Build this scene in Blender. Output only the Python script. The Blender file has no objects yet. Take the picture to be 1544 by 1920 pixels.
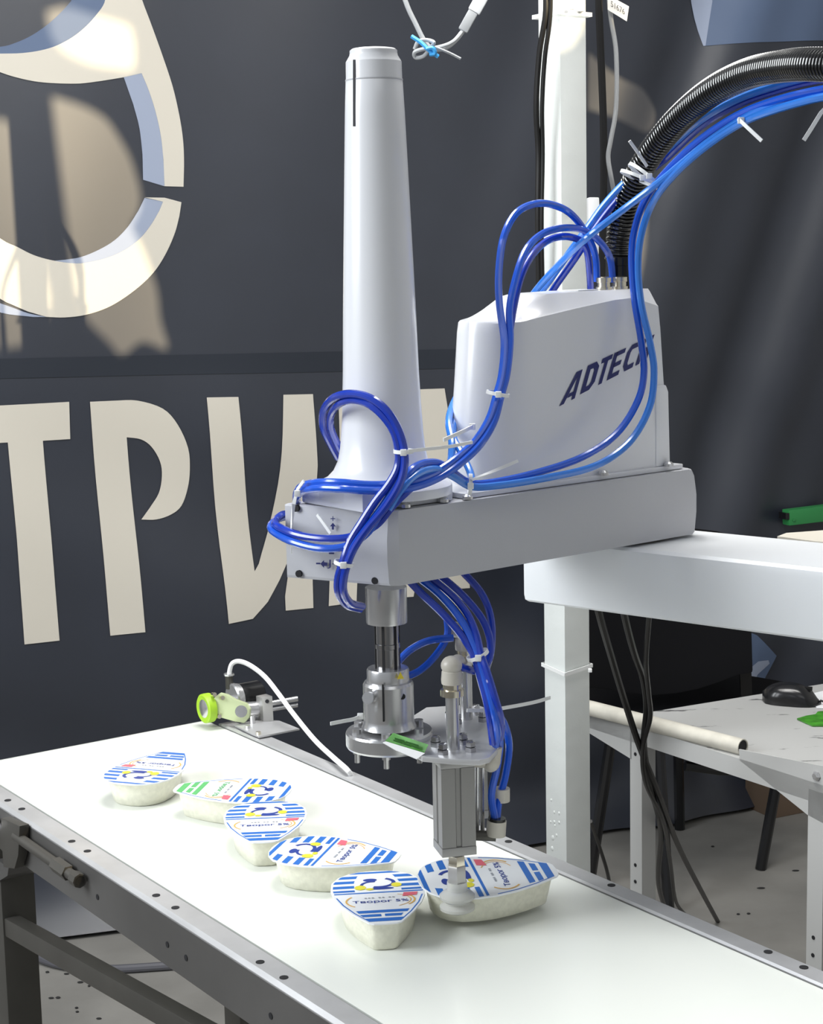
import bpy, bmesh, math, random
from mathutils import Vector as V3, Matrix

random.seed(7)
SC = bpy.context.scene
COL = SC.collection

# ------------------------------------------------------------------ camera
FPX, PITCH, ROLL = 3250.0, 0.1494, 0.0210
EYE = V3((0, 0, 1.5))
_c, _s = math.cos(PITCH), math.sin(PITCH)
FW, _u0, _r0 = V3((0, _c, -_s)), V3((0, _s, _c)), V3((1, 0, 0))
RT = _r0 * math.cos(ROLL) - _u0 * math.sin(ROLL)
UP = _u0 * math.cos(ROLL) + _r0 * math.sin(ROLL)
cam = bpy.data.cameras.new('camera')
cam.sensor_fit = 'HORIZONTAL'
cam.sensor_width = 36
cam.lens = 36 * FPX / 1544
cam.clip_start = .05
cam_ob = bpy.data.objects.new('camera', cam)
COL.objects.link(cam_ob)
_m = Matrix((RT, UP, -FW)).transposed().to_4x4()
_m.translation = EYE
cam_ob.matrix_world = _m
SC.camera = cam_ob

# ------------------------------------------------------------------ world, sun, lamps, exposure
wd = bpy.data.worlds.new('hall_daylight')
SC.world = wd
wd.use_nodes = True
wd.node_tree.nodes['Background'].inputs[0].default_value = (.90, .95, 1.0, 1)
wd.node_tree.nodes['Background'].inputs[1].default_value = .37

def lamp(name, kind, loc, target, power, size=1.0, size_y=None, col=(1, 1, 1)):
    l = bpy.data.lights.new(name, kind)
    l.energy = power
    l.color = col
    if kind == 'AREA':
        l.shape = 'RECTANGLE'
        l.size = size
        l.size_y = size_y or size
    o = bpy.data.objects.new(name, l)
    COL.objects.link(o)
    o.location = loc
    o.rotation_euler = (V3(target) - V3(loc)).to_track_quat('-Z', 'Y').to_euler()
    return o

SUN_FROM = V3((.68, -.73, .30)).normalized()
sun = lamp('sun', 'SUN', (6, -6, 5), V3((6, -6, 5)) - SUN_FROM, 4.2, col=(1.0, .82, .54))
sun.data.angle = math.radians(.40)
lamp('window_light', 'AREA', (-2.2, 1.15, 2.3), (.1, 1.75, 1.2), 70, 1.3, 1.5, (.93, .97, 1))
lamp('belt_lamp', 'AREA', (-.10, 2.10, 2.65), (.0, 1.7, .85), 18.5, .7, .7, (1, 1, .97))
lamp('banner_fill', 'AREA', (.2, 2.35, 3.1), (.35, 3.6, 1.2), 40, 1.6, .5, (1, .98, .95))  # fill light added to brighten the banner, also rims the robot from behind
lamp('front_ceiling_lamp', 'AREA', (.75, -.2, 3.2), (.25, 2.2, 1.1), 5, 1.4, 1.0, (1, 1, 1))

SC.view_settings.view_transform = 'Standard'
SC.view_settings.look = 'None'
SC.view_settings.gamma = 1
SC.view_settings.use_curve_mapping = False
SC.view_settings.exposure = 0.0

# ------------------------------------------------------------------ geometry helpers
def ray(x, y):
    return FW + RT * ((x - 772) / FPX) - UP * ((y - 960) / FPX)
def W(x, y, Y):
    d = ray(x, y)
    return EYE + d * (Y / d.y)
def Wz(x, y, z):
    d = ray(x, y)
    return EYE + d * ((z - EYE.z) / d.z)
def Wp(x, y, p, n):
    d = ray(x, y)
    return EYE + d * ((p - EYE).dot(n) / d.dot(n))
def cr(pts, n=6):
    """Catmull-Rom through points (any dimension)."""
    P = [V3(tuple(p) + (0,) * (3 - len(p))) for p in pts]
    P = [P[0] * 2 - P[1]] + P + [P[-1] * 2 - P[-2]]
    out = []
    for i in range(1, len(P) - 2):
        a, b, c, d = P[i - 1:i + 3]
        for k in range(n):
            t = k / n
            out.append(.5 * ((2 * b) + (c - a) * t + (2 * a - 5 * b + 4 * c - d) * t * t + (3 * b - a - 3 * c + d) * t ** 3))
    out.append(P[-2])
    return out
def frame(ax):
    ax = ax.normalized()
    h = V3((0, 0, 1)) if abs(ax.z) < .9 else V3((1, 0, 0))
    e1 = ax.cross(h).normalized()
    return e1, ax.cross(e1), ax

class MB:
    def __init__(s):
        s.bm = bmesh.new()
    def poly(s, pts, vec):
        """closed prism: polygon swept along vec"""
        b = s.bm
        a = [b.verts.new(p) for p in pts]
        c = [b.verts.new(V3(p) + V3(vec)) for p in pts]
        b.faces.new(a)
        b.faces.new(c[::-1])
        n = len(a)
        for i in range(n):
            b.faces.new((a[i], c[i], c[(i + 1) % n], a[(i + 1) % n]))
        return s
    def box(s, c, sx, sy, sz, X=V3((1, 0, 0)), Y=V3((0, 1, 0)), Z=V3((0, 0, 1))):
        c = V3(c)
        p = [c + X * (sx / 2 * i) + Y * (sy / 2 * j) - Z * (sz / 2) for i, j in ((-1, -1), (1, -1), (1, 1), (-1, 1))]
        return s.poly(p, Z * sz)
    def rings(s, rings, closed_ends=True):
        b = s.bm
        R = [[b.verts.new(p) for p in r] for r in rings]
        n = len(R[0])
        for A, B in zip(R, R[1:]):
            for i in range(n):
                b.faces.new((A[i], A[(i + 1) % n], B[(i + 1) % n], B[i]))
        if closed_ends:
            b.faces.new(R[0][::-1])
            b.faces.new(R[-1])
        return s
    def lathe(s, prof, o, ax=V3((0, 0, 1)), seg=24):
        e1, e2, ax = frame(ax)
        o = V3(o)
        return s.rings([[o + ax * h + (e1 * math.cos(2 * math.pi * k / seg) + e2 * math.sin(2 * math.pi * k / seg)) * max(r, 1e-5)
                         for k in range(seg)] for r, h in prof])
    def cyl(s, p0, p1, r, r1=None, seg=16):
        d = V3(p1) - V3(p0)
        return s.lathe([(r, 0), (r if r1 is None else r1, d.length)], p0, d, seg)
    def tube(s, pts, r, seg=10):
        pts = [V3(p) for p in pts]
        n = len(pts)
        T = [(pts[min(i + 1, n - 1)] - pts[max(i - 1, 0)]).normalized() for i in range(n)]
        e1, _, _ = frame(T[0])
        out = []
        for i in range(n):
            e1 = (e1 - T[i] * e1.dot(T[i])).normalized()
            e2 = T[i].cross(e1)
            rr = r(i / (n - 1)) if callable(r) else r
            out.append([pts[i] + (e1 * math.cos(2 * math.pi * k / seg) + e2 * math.sin(2 * math.pi * k / seg)) * rr for k in range(seg)])
        return s.rings(out)
    def strap(s, pts, w, t, side):
        """flat band with width vector `side`"""
        pts = [V3(p) for p in pts]
        n = len(pts)
        out = []
        for i in range(n):
            T = (pts[min(i + 1, n - 1)] - pts[max(i - 1, 0)]).normalized()
            sd = (side - T * side.dot(T)).normalized()
            nn = T.cross(sd)
            out.append([pts[i] + sd * (w / 2 * a) + nn * (t / 2 * b) for a, b in ((-1, -1), (1, -1), (1, 1), (-1, 1))])
        return s.rings(out)
    def ball(s, c, rx, ry, rz, X=V3((1, 0, 0)), Y=V3((0, 1, 0)), Z=V3((0, 0, 1)), seg=16, rg=10):
        c = V3(c)
        out = []
        for j in range(rg + 1):
            th = math.pi * j / rg
            rr = max(math.sin(th), .003)
            out.append([c + X * (rx * rr * math.cos(2 * math.pi * k / seg)) + Y * (ry * rr * math.sin(2 * math.pi * k / seg)) - Z * (rz * math.cos(th)) for k in range(seg)])
        return s.rings(out)
    def fin(s, name, mat, parent=None, bevel=0, ang=.6, bseg=2, smooth=True):
        b = s.bm
        bmesh.ops.recalc_face_normals(b, faces=b.faces)
        if bevel:
            es = [e for e in b.edges if len(e.link_faces) == 2 and e.calc_face_angle() > .5]
            bmesh.ops.bevel(b, geom=es, offset=bevel, segments=bseg, affect='EDGES', profile=.6, clamp_overlap=True)
        b.normal_update()
        for f in b.faces:
            f.smooth = smooth
        for e in b.edges:
            e.smooth = len(e.link_faces) == 2 and e.calc_face_angle() < ang
        me = bpy.data.meshes.new(name)
        b.to_mesh(me)
        b.free()
        return link(name, me, mat, parent)

def link(name, me, mat, parent=None):
    me.materials.clear()
    me.materials.append(mat)
    o = bpy.data.objects.new(name, me)
    COL.objects.link(o)
    if parent is not None:
        o.parent = parent
        if parent.type == 'EMPTY':
            o.matrix_parent_inverse = Matrix.Translation(parent.location).inverted()
    return o
def tag(o, label, cat, group=None, kind=None):
    if label: o['label'] = label
    if cat: o['category'] = cat
    if group: o['group'] = group
    if kind: o['kind'] = kind
    return o
def thing(name, loc, label, cat, group=None):
    e = bpy.data.objects.new(name, None)
    e.empty_display_size = .05
    COL.objects.link(e)
    e.location = loc
    return tag(e, label, cat, group)
def structure(o):
    o['kind'] = 'structure'
    return o

def text_mesh(txt, offset=0.0):
    """2D vertices and faces of a text, cap height about .7, x from 0 to width"""
    cu = bpy.data.curves.new('text', 'FONT')
    cu.body = txt
    cu.offset = offset
    cu.resolution_u = 3
    ob = bpy.data.objects.new('text', cu)
    COL.objects.link(ob)
    dg = bpy.context.evaluated_depsgraph_get()
    dg.update()
    me = ob.evaluated_get(dg).to_mesh()
    vs = [tuple(v.co[:2]) for v in me.vertices]
    fs = [tuple(p.vertices) for p in me.polygons]
    bpy.data.objects.remove(ob)
    return vs, fs
def flat_text(name, txt, fn, mat, parent, offset=0.0):
    vs, fs = text_mesh(txt, offset)
    if not vs:
        return None
    x0, x1 = min(v[0] for v in vs), max(v[0] for v in vs)
    y0, y1 = min(v[1] for v in vs), max(v[1] for v in vs)
    me = bpy.data.meshes.new(name)
    me.from_pydata([fn((v[0] - x0) / (x1 - x0), (v[1] - y0) / (y1 - y0)) for v in vs], [], fs)
    return link(name, me, mat, parent)

# ------------------------------------------------------------------ materials
def mat(name, col, rough=.5, metal=0.0, noise=0.0, nscale=20.0, bump=0.0, bscale=60.0, coat=0.0, trans=0.0, spec=.5, col2=None, sss=0.0, stretch=None):
    m = bpy.data.materials.new(name)
    m.use_nodes = True
    nt = m.node_tree
    b = nt.nodes['Principled BSDF']
    b.inputs['Base Color'].default_value = (*col, 1)
    b.inputs['Roughness'].default_value = rough
    b.inputs['Metallic'].default_value = metal
    b.inputs['Specular IOR Level'].default_value = spec
    b.inputs['Coat Weight'].default_value = coat
    b.inputs['Coat Roughness'].default_value = .12
    b.inputs['Transmission Weight'].default_value = trans
    if sss:
        b.inputs['Subsurface Weight'].default_value = sss
        b.inputs['Subsurface Radius'].default_value = (.01, .01, .008)
        b.inputs['Subsurface Scale'].default_value = .5
    if noise or bump or col2:
        tc = nt.nodes.new('ShaderNodeTexCoord')
        src = tc.outputs['Object']
        if stretch:
            mp = nt.nodes.new('ShaderNodeMapping')
            mp.inputs['Scale'].default_value = stretch
            nt.links.new(src, mp.inputs['Vector'])
            src = mp.outputs['Vector']
        if noise or col2:
            n = nt.nodes.new('ShaderNodeTexNoise')
            n.inputs['Scale'].default_value = nscale
            n.inputs['Detail'].default_value = 5
            nt.links.new(src, n.inputs['Vector'])
            rp = nt.nodes.new('ShaderNodeValToRGB')
            c2 = col2 or tuple(max(0, c * (1 - noise)) for c in col)
            rp.color_ramp.elements[0].position = .35
            rp.color_ramp.elements[1].position = .65
            rp.color_ramp.elements[0].color = (*c2, 1)
            rp.color_ramp.elements[1].color = (*col, 1)
            nt.links.new(n.outputs['Fac'], rp.inputs['Fac'])
            nt.links.new(rp.outputs['Color'], b.inputs['Base Color'])
        if bump:
            n2 = nt.nodes.new('ShaderNodeTexNoise')
            n2.inputs['Scale'].default_value = bscale
            n2.inputs['Detail'].default_value = 3
            nt.links.new(src, n2.inputs['Vector'])
            bp = nt.nodes.new('ShaderNodeBump')
            bp.inputs['Strength'].default_value = bump
            bp.inputs['Distance'].default_value = .002
            nt.links.new(n2.outputs['Fac'], bp.inputs['Height'])
            nt.links.new(bp.outputs['Normal'], b.inputs['Normal'])
    return m
def cracked(m, col, scale, thr, dark):
    """short dark scuffs on a surface: stretched thresholded noise"""
    nt = m.node_tree
    b = nt.nodes['Principled BSDF']
    tc = nt.nodes.new('ShaderNodeTexCoord')
    mp = nt.nodes.new('ShaderNodeMapping')
    mp.inputs['Rotation'].default_value = (0, 0, .5)
    mp.inputs['Scale'].default_value = scale
    n = nt.nodes.new('ShaderNodeTexNoise')
    n.inputs['Scale'].default_value = 1
    n.inputs['Detail'].default_value = 6
    n.inputs['Roughness'].default_value = .6
    rp = nt.nodes.new('ShaderNodeValToRGB')
    rp.color_ramp.elements[0].position = thr
    rp.color_ramp.elements[1].position = thr + .03
    rp.color_ramp.elements[0].color = (*col, 1)
    rp.color_ramp.elements[1].color = (*dark, 1)
    nt.links.new(tc.outputs['Object'], mp.inputs['Vector'])
    nt.links.new(mp.outputs['Vector'], n.inputs['Vector'])
    nt.links.new(n.outputs['Fac'], rp.inputs['Fac'])
    nt.links.new(rp.outputs['Color'], b.inputs['Base Color'])
    return m

M_BANNER = mat('banner_vinyl', (.022, .027, .042), .43, noise=.12, nscale=6, spec=.9)
M_SEAM = mat('banner_seam', (.018, .023, .034), .5)
M_CREAM = mat('banner_print_cream', (.66, .62, .54), .6, spec=.3)
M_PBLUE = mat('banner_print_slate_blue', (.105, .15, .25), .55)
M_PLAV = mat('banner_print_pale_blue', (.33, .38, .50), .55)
M_FLOOR = mat('concrete_floor', (.28, .27, .25), .75, noise=.22, nscale=5, bump=.2, bscale=40)
M_WALL = mat('hall_wall', (.55, .54, .52), .85, noise=.06, nscale=3)
M_PAINT = mat('robot_white_paint', (.76, .77, .80), .28, coat=.4)
M_ARM = mat('robot_arm_paint', (.50, .505, .53), .38, bump=.05, bscale=900)
M_ARML = mat('robot_base_arm_paint', (.85, .87, .89), .32, bump=.04, bscale=900)
M_HOLE = mat('dark_hole', (.01, .01, .012), .8)
M_NAVY = mat('navy_print', (.015, .02, .13), .45)
M_STEEL = mat('machined_steel', (.68, .68, .69), .26, .85, noise=.12, nscale=30)
M_SHAFT = mat('shaft_steel', (.42, .42, .44), .20, 1.0)
M_ALU = mat('matt_aluminium', (.50, .49, .48), .42, .75)
M_ALUD = mat('grey_anodised_body', (.26, .255, .25), .45, .55)
M_ALUE = mat('grey_end_cap', (.33, .325, .32), .42, .55)
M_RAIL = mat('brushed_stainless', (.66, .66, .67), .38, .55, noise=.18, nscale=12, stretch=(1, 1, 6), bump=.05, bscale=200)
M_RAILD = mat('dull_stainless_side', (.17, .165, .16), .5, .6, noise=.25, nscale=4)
M_BELT = cracked(mat('white_conveyor_belt', (.82, .84, .79), .22, spec=.4), (.82, .84, .79), (7, 40, 7), .735, (.62, .63, .60))
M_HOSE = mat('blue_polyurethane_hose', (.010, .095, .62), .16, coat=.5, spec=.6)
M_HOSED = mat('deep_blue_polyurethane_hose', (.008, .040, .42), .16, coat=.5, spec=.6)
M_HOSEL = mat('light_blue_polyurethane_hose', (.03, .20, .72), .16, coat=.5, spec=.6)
M_TIE = mat('white_nylon', (.86, .87, .86), .35)
M_BLACK = mat('black_plastic', (.010, .010, .011), .20)
M_COND = mat('glossy_black_conduit', (.006, .006, .0065), .17, spec=.8, coat=.6)
M_BLACKM = mat('black_cable_rubber', (.010, .0095, .0095), .4, spec=.35)
M_GREYC = mat('grey_cable_jacket', (.42, .43, .44), .4)
M_WCAB = mat('white_cable_jacket', (.82, .82, .82), .4)
M_NICKEL = mat('nickel_fitting', (.75, .70, .58), .22, 1.0)
M_ELBOW = mat('pale_grey_fitting_plastic', (.55, .52, .46), .35)
M_GREEN = mat('green_tape', (.075, .36, .03), .3, noise=.5, nscale=60)
M_GREENP = mat('green_plastic', (.035, .26, .075), .35)
M_LIME = mat('lime_rubber_tyre', (.36, .60, .03), .4)
M_PLATE = mat('pale_lime_bracket', (.62, .70, .42), .3, .3)
M_CUP = mat('translucent_silicone', (.80, .80, .76), .25, trans=.45, spec=.4)
M_CURD = mat('white_curd_in_plastic', (.80, .79, .66), .35, noise=.10, nscale=160, bump=.35, bscale=170, coat=.3)
M_LID = mat('lid_film_white', (.84, .86, .88), .28)
M_LBLUE = mat('lid_print_blue', (.03, .16, .55), .32)
M_LNAVY = mat('lid_print_navy', (.03, .06, .30), .32)
M_LGOLD = mat('lid_print_gold', (.75, .45, .12), .32)
M_LYEL = mat('lid_print_yellow', (.72, .66, .05), .32)
M_LGRN = mat('lid_print_green', (.12, .48, .16), .32)
M_LDATE = mat('lid_print_grey', (.30, .32, .36), .35)
M_LRED = mat('lid_print_pink', (.75, .15, .20), .32)
M_POST = mat('white_painted_post', (.78, .81, .79), .38, bump=.35, bscale=45)
M_TABLE = mat('grey_table_paint', (.50, .50, .49), .45)
M_TABTOP = cracked(mat('scuffed_grey_table_top', (.44, .44, .43), .5), (.44, .44, .43), (9, 52, 9), .61, (.08, .08, .08))
M_PIPE = mat('cream_painted_pipe', (.66, .63, .55), .5, noise=.2, nscale=30)
M_FABRIC = mat('black_upholstery', (.006, .006, .007), .9, spec=.12)
M_WOOD = mat('brown_cardboard', (.16, .11, .075), .8)
M_DARKST = mat('dark_steel_frame', (.10, .095, .085), .5, .5, noise=.2, nscale=8)
M_WIREB = mat('blue_twist_tie', (.05, .35, .75), .4)
M_LABEL = mat('white_label', (.86, .86, .86), .4)
M_PAPER = mat('white_paper', (.82, .83, .85), .6)
M_YELW = mat('warning_yellow', (.75, .6, .03), .4)
M_SPECK = mat('dark_specks', (.02, .02, .02), .8)

# ------------------------------------------------------------------ setting: floor, back wall, added sun blocker
def sheet(name, pts, m):
    me = bpy.data.meshes.new(name)
    me.from_pydata([tuple(p) for p in pts], [], [tuple(range(len(pts)))])
    return structure(link(name, me, m))
sheet('floor', [(-6, -6, 0), (6, -6, 0), (6, 8, 0), (-6, 8, 0)], M_FLOOR)

B0 = Wz(163, 1727, 0)
BU = V3((.902, .432, 0)).normalized()
BN = V3((BU.y, -BU.x, 0))
BUV = lambda p: ((p - B0).dot(BU), p.z)
wall_b = MB().poly([B0 - BN * .18 + BU * a + V3((0, 0, z)) for a, z in ((-3, 0), (4.5, 0), (4.5, 4.2), (-3, 4.2))], -BN * .15)
structure(wall_b.fin('wall_back', M_WALL, smooth=False))

def disp(u, z):
    t = min(1, max(0, (u - .9) / .8))
    d = .006 * math.sin(5 * u + 1.5 * z) + .004 * math.sin(11 * u - 3 * z)
    d += t * (.020 * math.sin(13 * (u - .42 * z) + .6) + .010 * math.sin(25 * (u - .40 * z) + 2))
    lo = min(1, max(0, (1.25 - z) / .9))
    d += lo * (.022 * math.sin(6.5 * (z + .42 * u) * 1.4 + 1.2) + .010 * math.sin(15 * (z + .5 * u)))
    hem = max(0, .16 - z) / .16
    return d + hem * hem * .10
def bpt(u, z, off=0.0):
    return B0 + BU * u + V3((0, 0, z)) + BN * (disp(u, z) + off)

banner = thing('banner', B0, 'dark charcoal wall banner with big cream letters and round logo, hanging behind the machine', 'banner')
bm = bmesh.new()
NU, NZ = 150, 90
U0, U1, Z1 = -1.3, 2.7, 3.3
g = [[bm.verts.new(bpt(U0 + (U1 - U0) * i / NU, .012 + (Z1 - .012) * j / NZ)) for i in range(NU + 1)] for j in range(NZ + 1)]
for j in range(NZ):
    for i in range(NU):
        bm.faces.new((g[j][i], g[j][i + 1], g[j + 1][i + 1], g[j + 1][i]))
for f in bm.faces: f.smooth = True
me = bpy.data.meshes.new('banner_cloth')
bm.to_mesh(me); bm.free()
link('cloth', me, M_BANNER, banner)

def bprint(name, px, m, off=.0025, label=None):
    pts = [BUV(Wp(p[0], p[1], B0, BN)) for p in px]
    b = bmesh.new()
    b.faces.new([b.verts.new((p[0], p[1], 0)) for p in pts])
    b.normal_update(); bmesh.ops.triangulate(b, faces=b.faces, ngon_method='EAR_CLIP')
    st = .03
    for ax in (0, 1):
        lo = min(p[ax] for p in pts); hi = max(p[ax] for p in pts)
        k = math.ceil(lo / st)
        while k * st < hi:
            co = V3((0, 0, 0)); co[ax] = k * st
            no = V3((0, 0, 0)); no[ax] = 1
            bmesh.ops.bisect_plane(b, geom=b.verts[:] + b.edges[:] + b.faces[:], plane_co=co, plane_no=no)
            k += 1
    for v in b.verts: v.co = bpt(v.co.x, v.co.y, off)
    bmesh.ops.recalc_face_normals(b, faces=b.faces)
    b.normal_update()
    for f in b.faces:
        f.smooth = True
        if f.normal.dot(BN) < 0: f.normal_flip()
    me = bpy.data.meshes.new(name)
    b.to_mesh(me); b.free()
    o = link(name, me, m, banner)
    if label: o['label'] = label
    return o
C2 = lambda pts, n=4: [(p.x, p.y) for p in cr(pts, n)]
# sewn strip
bprint('seam_strip', [(-120, 676), (0, 672), (300, 666), (640, 659), (860, 654), (860, 690), (640, 697), (300, 703), (0, 709), (-120, 712)], M_SEAM, .0015)
# letters
bprint('letter', [(-85, 764), (128, 753), (131, 823), (79, 826), (94, 1010), (109, 1199), (43, 1206), (29, 1010), (13, 829), (-85, 834)], M_CREAM, label='cream letter T')
bprint('letter', [(167.5, 753)] + C2([(215, 751), (257, 751), (305, 766), (333, 796), (353, 840), (357, 881), (353, 917), (341, 949), (321, 965), (293, 974), (265, 974)])
       + C2([(281, 953), (299, 925), (305, 893), (301, 865), (285, 838), (265, 824), (238, 820)]) + [(247, 920), (258, 1050), (269, 1183), (204, 1190), (186, 970)], M_CREAM, label='cream letter P')
bprint('letter', [(387, 745), (446, 744)] + [(461, 905), (477, 1071)] + C2([(486, 1057), (510, 981), (526, 881), (531, 740)]) + [(587.5, 739), (597, 873), (594, 1000), (588, 1140), (534, 1144)]
       + [(534, 1118), (541, 1085), (548, 1045)] + [(525, 1088), (500, 1127), (470, 1158), (424, 1167), (405, 950)], M_CREAM, label='cream letter partly behind the robot arm')
bprint('letter', [(636, 738), (690, 735), (766, 940), (785, 730), (832, 728), (858, 910), (888, 1105), (849, 1107), (822, 930), (781, 1121), (761, 1122), (700, 880), (672, 1131), (618, 1137), (640, 940)], M_CREAM, label='cream letter mostly behind the robot arm')
# round logo
in_edge = [(0, 101), (40, 100), (75, 95), (105, 86), (135, 70), (160, 50), (180, 28), (195, 6), (199, -20)]
bprint('logo_band', C2([(255, -40), (267, 0), (285, 47), (305, 101), (325, 160), (338, 215), (345, 260), (347, 300), (346, 350)]) + [(310, 349)]
       + C2([(308, 300), (303, 255), (293, 210), (280, 170), (266, 137)]) + [(232, 145)] + C2([(190, 152), (150, 157), (110, 157), (70, 154), (35, 147), (0, 136), (-60, 110)]) + [(-60, 95)] + C2(in_edge), M_CREAM, .0022, 'upper cream band of the logo')
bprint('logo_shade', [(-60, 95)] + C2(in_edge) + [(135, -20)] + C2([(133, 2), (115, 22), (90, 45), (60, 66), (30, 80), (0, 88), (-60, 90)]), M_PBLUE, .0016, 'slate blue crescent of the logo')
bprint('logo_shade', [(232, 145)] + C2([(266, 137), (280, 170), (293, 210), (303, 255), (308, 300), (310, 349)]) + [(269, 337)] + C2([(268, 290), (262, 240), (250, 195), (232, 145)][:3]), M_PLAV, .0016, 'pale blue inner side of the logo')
bprint('logo_band', [(307, 378), (342, 379)] + C2([(338, 405), (330, 435), (315, 470), (295, 503), (270, 530), (235, 557), (200, 577), (160, 590), (120, 595), (85, 594)])
       + C2([(50, 584), (20, 571), (0, 561), (-60, 520)]) + C2([(-60, 400), (0, 448), (30, 463), (60, 478), (95, 488), (140, 494), (175, 490), (210, 480), (240, 465), (265, 445), (285, 420), (300, 395)]), M_CREAM, .0022, 'lower cream band of the logo')
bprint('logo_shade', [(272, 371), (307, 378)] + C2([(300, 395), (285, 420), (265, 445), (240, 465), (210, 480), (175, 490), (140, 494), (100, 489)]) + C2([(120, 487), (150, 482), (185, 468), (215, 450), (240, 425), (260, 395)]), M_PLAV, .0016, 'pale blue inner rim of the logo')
bprint('logo_facet', [(272, 370), (310, 370.5), (342, 379), (307, 378)], M_CREAM, .0024)
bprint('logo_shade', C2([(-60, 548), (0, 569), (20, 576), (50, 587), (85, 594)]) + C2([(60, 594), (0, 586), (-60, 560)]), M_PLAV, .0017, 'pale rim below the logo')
# right-hand prints
bprint('print_panel', [(1340, -140), (1347, 0), (1331, 84.5), (1440, 80), (1544, 75.5), (1720, 68), (1720, -140)], M_PBLUE, .002, 'slate blue panel printed at the top')
bprint('print_facet', [(1290, -140), (1310, 0), (1328, 84.5), (1331, 84.5), (1347, 0), (1350, -140)], M_PLAV, .0022, 'pale edge of the blue panel')
bprint('print_panel', [(1380, 1150), (1407, 1186), (1420, 1191), (1464, 1232), (1449, 1275), (1446, 1310), (1330, 1330), (1350, 1200)], M_PBLUE, .002, 'slate blue shape above the table')
bprint('print_facet', [(1255, 1303), (1384, 1262), (1409, 1262), (1428, 1242), (1448, 1240), (1452, 1247), (1432, 1268), (1425, 1290), (1400, 1330), (1274, 1340)], M_PLAV, .0024, 'pale shape behind the chair')

# unseen sheet added to block the sun, holes shaped to cast its patches
def to_gobo(p, X=2.25):
    d = SUN_FROM
    t = (X - p.x) / d.x
    q = p + d * t
    return (q.y, q.z)
sun_spots = [
    [(92, 182), (130, 193), (165, 205), (200, 225), (225, 258), (247, 295), (262, 340), (268, 372), (262, 402), (250, 425), (272, 470), (298, 540), (305, 600), (318, 655), (270, 640), (230, 668), (200, 640), (158, 600), (140, 560), (128, 480), (115, 380), (103, 280)],
    [(-60, 215), (20, 232), (55, 280), (68, 400), (76, 500), (90, 575), (60, 640), (0, 655), (-60, 640)],
    [(83, 22), (120, 14), (175, 30), (222, 42), (250, 58), (254, 126), (215, 130), (160, 120), (115, 98), (92, 72)],
    [(1098, 100), (1140, 130), (1170, 150), (1215, 165), (1243, 188), (1250, 212), (1236, 238), (1200, 235), (1150, 220), (1098, 206)],
    [(1128, 372), (1175, 385), (1222, 390), (1222, 440), (1208, 510), (1196, 545), (1186, 500), (1150, 440)]]
holes = [[to_gobo(Wp(x, y, B0, BN)) for x, y in C2(s, 3)] for s in sun_spots]
holes.append([to_gobo(Wz(x, y, .853)) for x, y in ((95, 1548), (128, 1552), (215, 1612), (222, 1640), (200, 1648), (120, 1588))])
cu = bpy.data.curves.new('sun_gobo', 'CURVE')
cu.dimensions = '2D'
cu.fill_mode = 'BOTH'
cu.extrude = .004
for pl in [[(-7, 0), (7, 0), (7, 6.5), (-7, 6.5)]] + holes:
    sp = cu.splines.new('POLY')
    sp.points.add(len(pl) - 1)
    for i, (a, b_) in enumerate(pl): sp.points[i].co = (a, b_, 0, 1)
    sp.use_cyclic_u = True
wo = bpy.data.objects.new('sun_gobo', cu)
cu.materials.append(M_WALL)
COL.objects.link(wo)
wo.matrix_world = Matrix(((0, 0, 1, 2.25), (1, 0, 0, 0), (0, 1, 0, 0), (0, 0, 0, 1)))
structure(wo)

# ------------------------------------------------------------------ conveyor
CA = V3((-.571, .821, 0)).normalized()
CN = V3((CA.y, -CA.x, 0))
def cp(s, n, z): return CA * s + CN * n + V3((0, 0, z))
BZ = .85
conv = thing('conveyor', cp(1.3, .93, 0), 'white belt conveyor with stainless side rails carrying the curd tubs', 'conveyor')
prof = [(.45, BZ)] + [(2.12 + .03 * math.sin(t * math.pi / 8), BZ - .03 + .03 * math.cos(t * math.pi / 8)) for t in range(9)] + [(.45, BZ - .06)]
MB().poly([cp(s, .769, z) for s, z in prof], CN * .346).fin('belt', M_BELT, conv, ang=.5)
# near rail: top flange, inner gap strip, side channel
def rail(n_in, n_out, name):
    d = 1 if n_out > n_in else -1
    t = .0025
    p = [(n_in, BZ + .002), (n_out - d * .004, BZ + .002), (n_out, BZ - .002), (n_out, BZ - .060), (n_out - d * .022, BZ - .064), (n_out - d * .022, BZ - .064 + t), (n_out - d * t, BZ - .060 + t), (n_out - d * t, BZ - .004), (n_out - d * .006, BZ + .002 - t), (n_in, BZ + .002 - t)]
    return p
def rail_obj(p, s0, s1, name, m, parent):
    return MB().poly([cp(s0, n, z) for n, z in p], CA * (s1 - s0)).fin(name, m, parent, ang=.35)
near = rail_obj([(.764, BZ + .002), (.741, BZ + .002), (.7375, BZ - .002), (.7375, BZ - .004), (.742, BZ - .004), (.764, BZ - .001)], .45, 2.10, 'rail_top', M_RAIL, conv)
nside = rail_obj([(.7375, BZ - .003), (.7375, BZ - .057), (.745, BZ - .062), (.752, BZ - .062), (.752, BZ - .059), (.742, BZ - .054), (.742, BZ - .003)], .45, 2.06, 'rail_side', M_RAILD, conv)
far = rail_obj([(1.1175, BZ + .002), (1.141, BZ + .002), (1.144, BZ - .002), (1.144, BZ - .06), (1.139, BZ - .06), (1.139, BZ - .003), (1.1175, BZ - .001)], .45, 2.09, 'rail_top', M_RAIL, conv)
rail_obj([(1.1155, BZ + .0015), (1.1175, BZ + .0035), (1.1195, BZ + .0035), (1.1195, BZ + .0015)], .45, 2.08, 'edge_strip', M_RAIL, conv)
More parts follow.
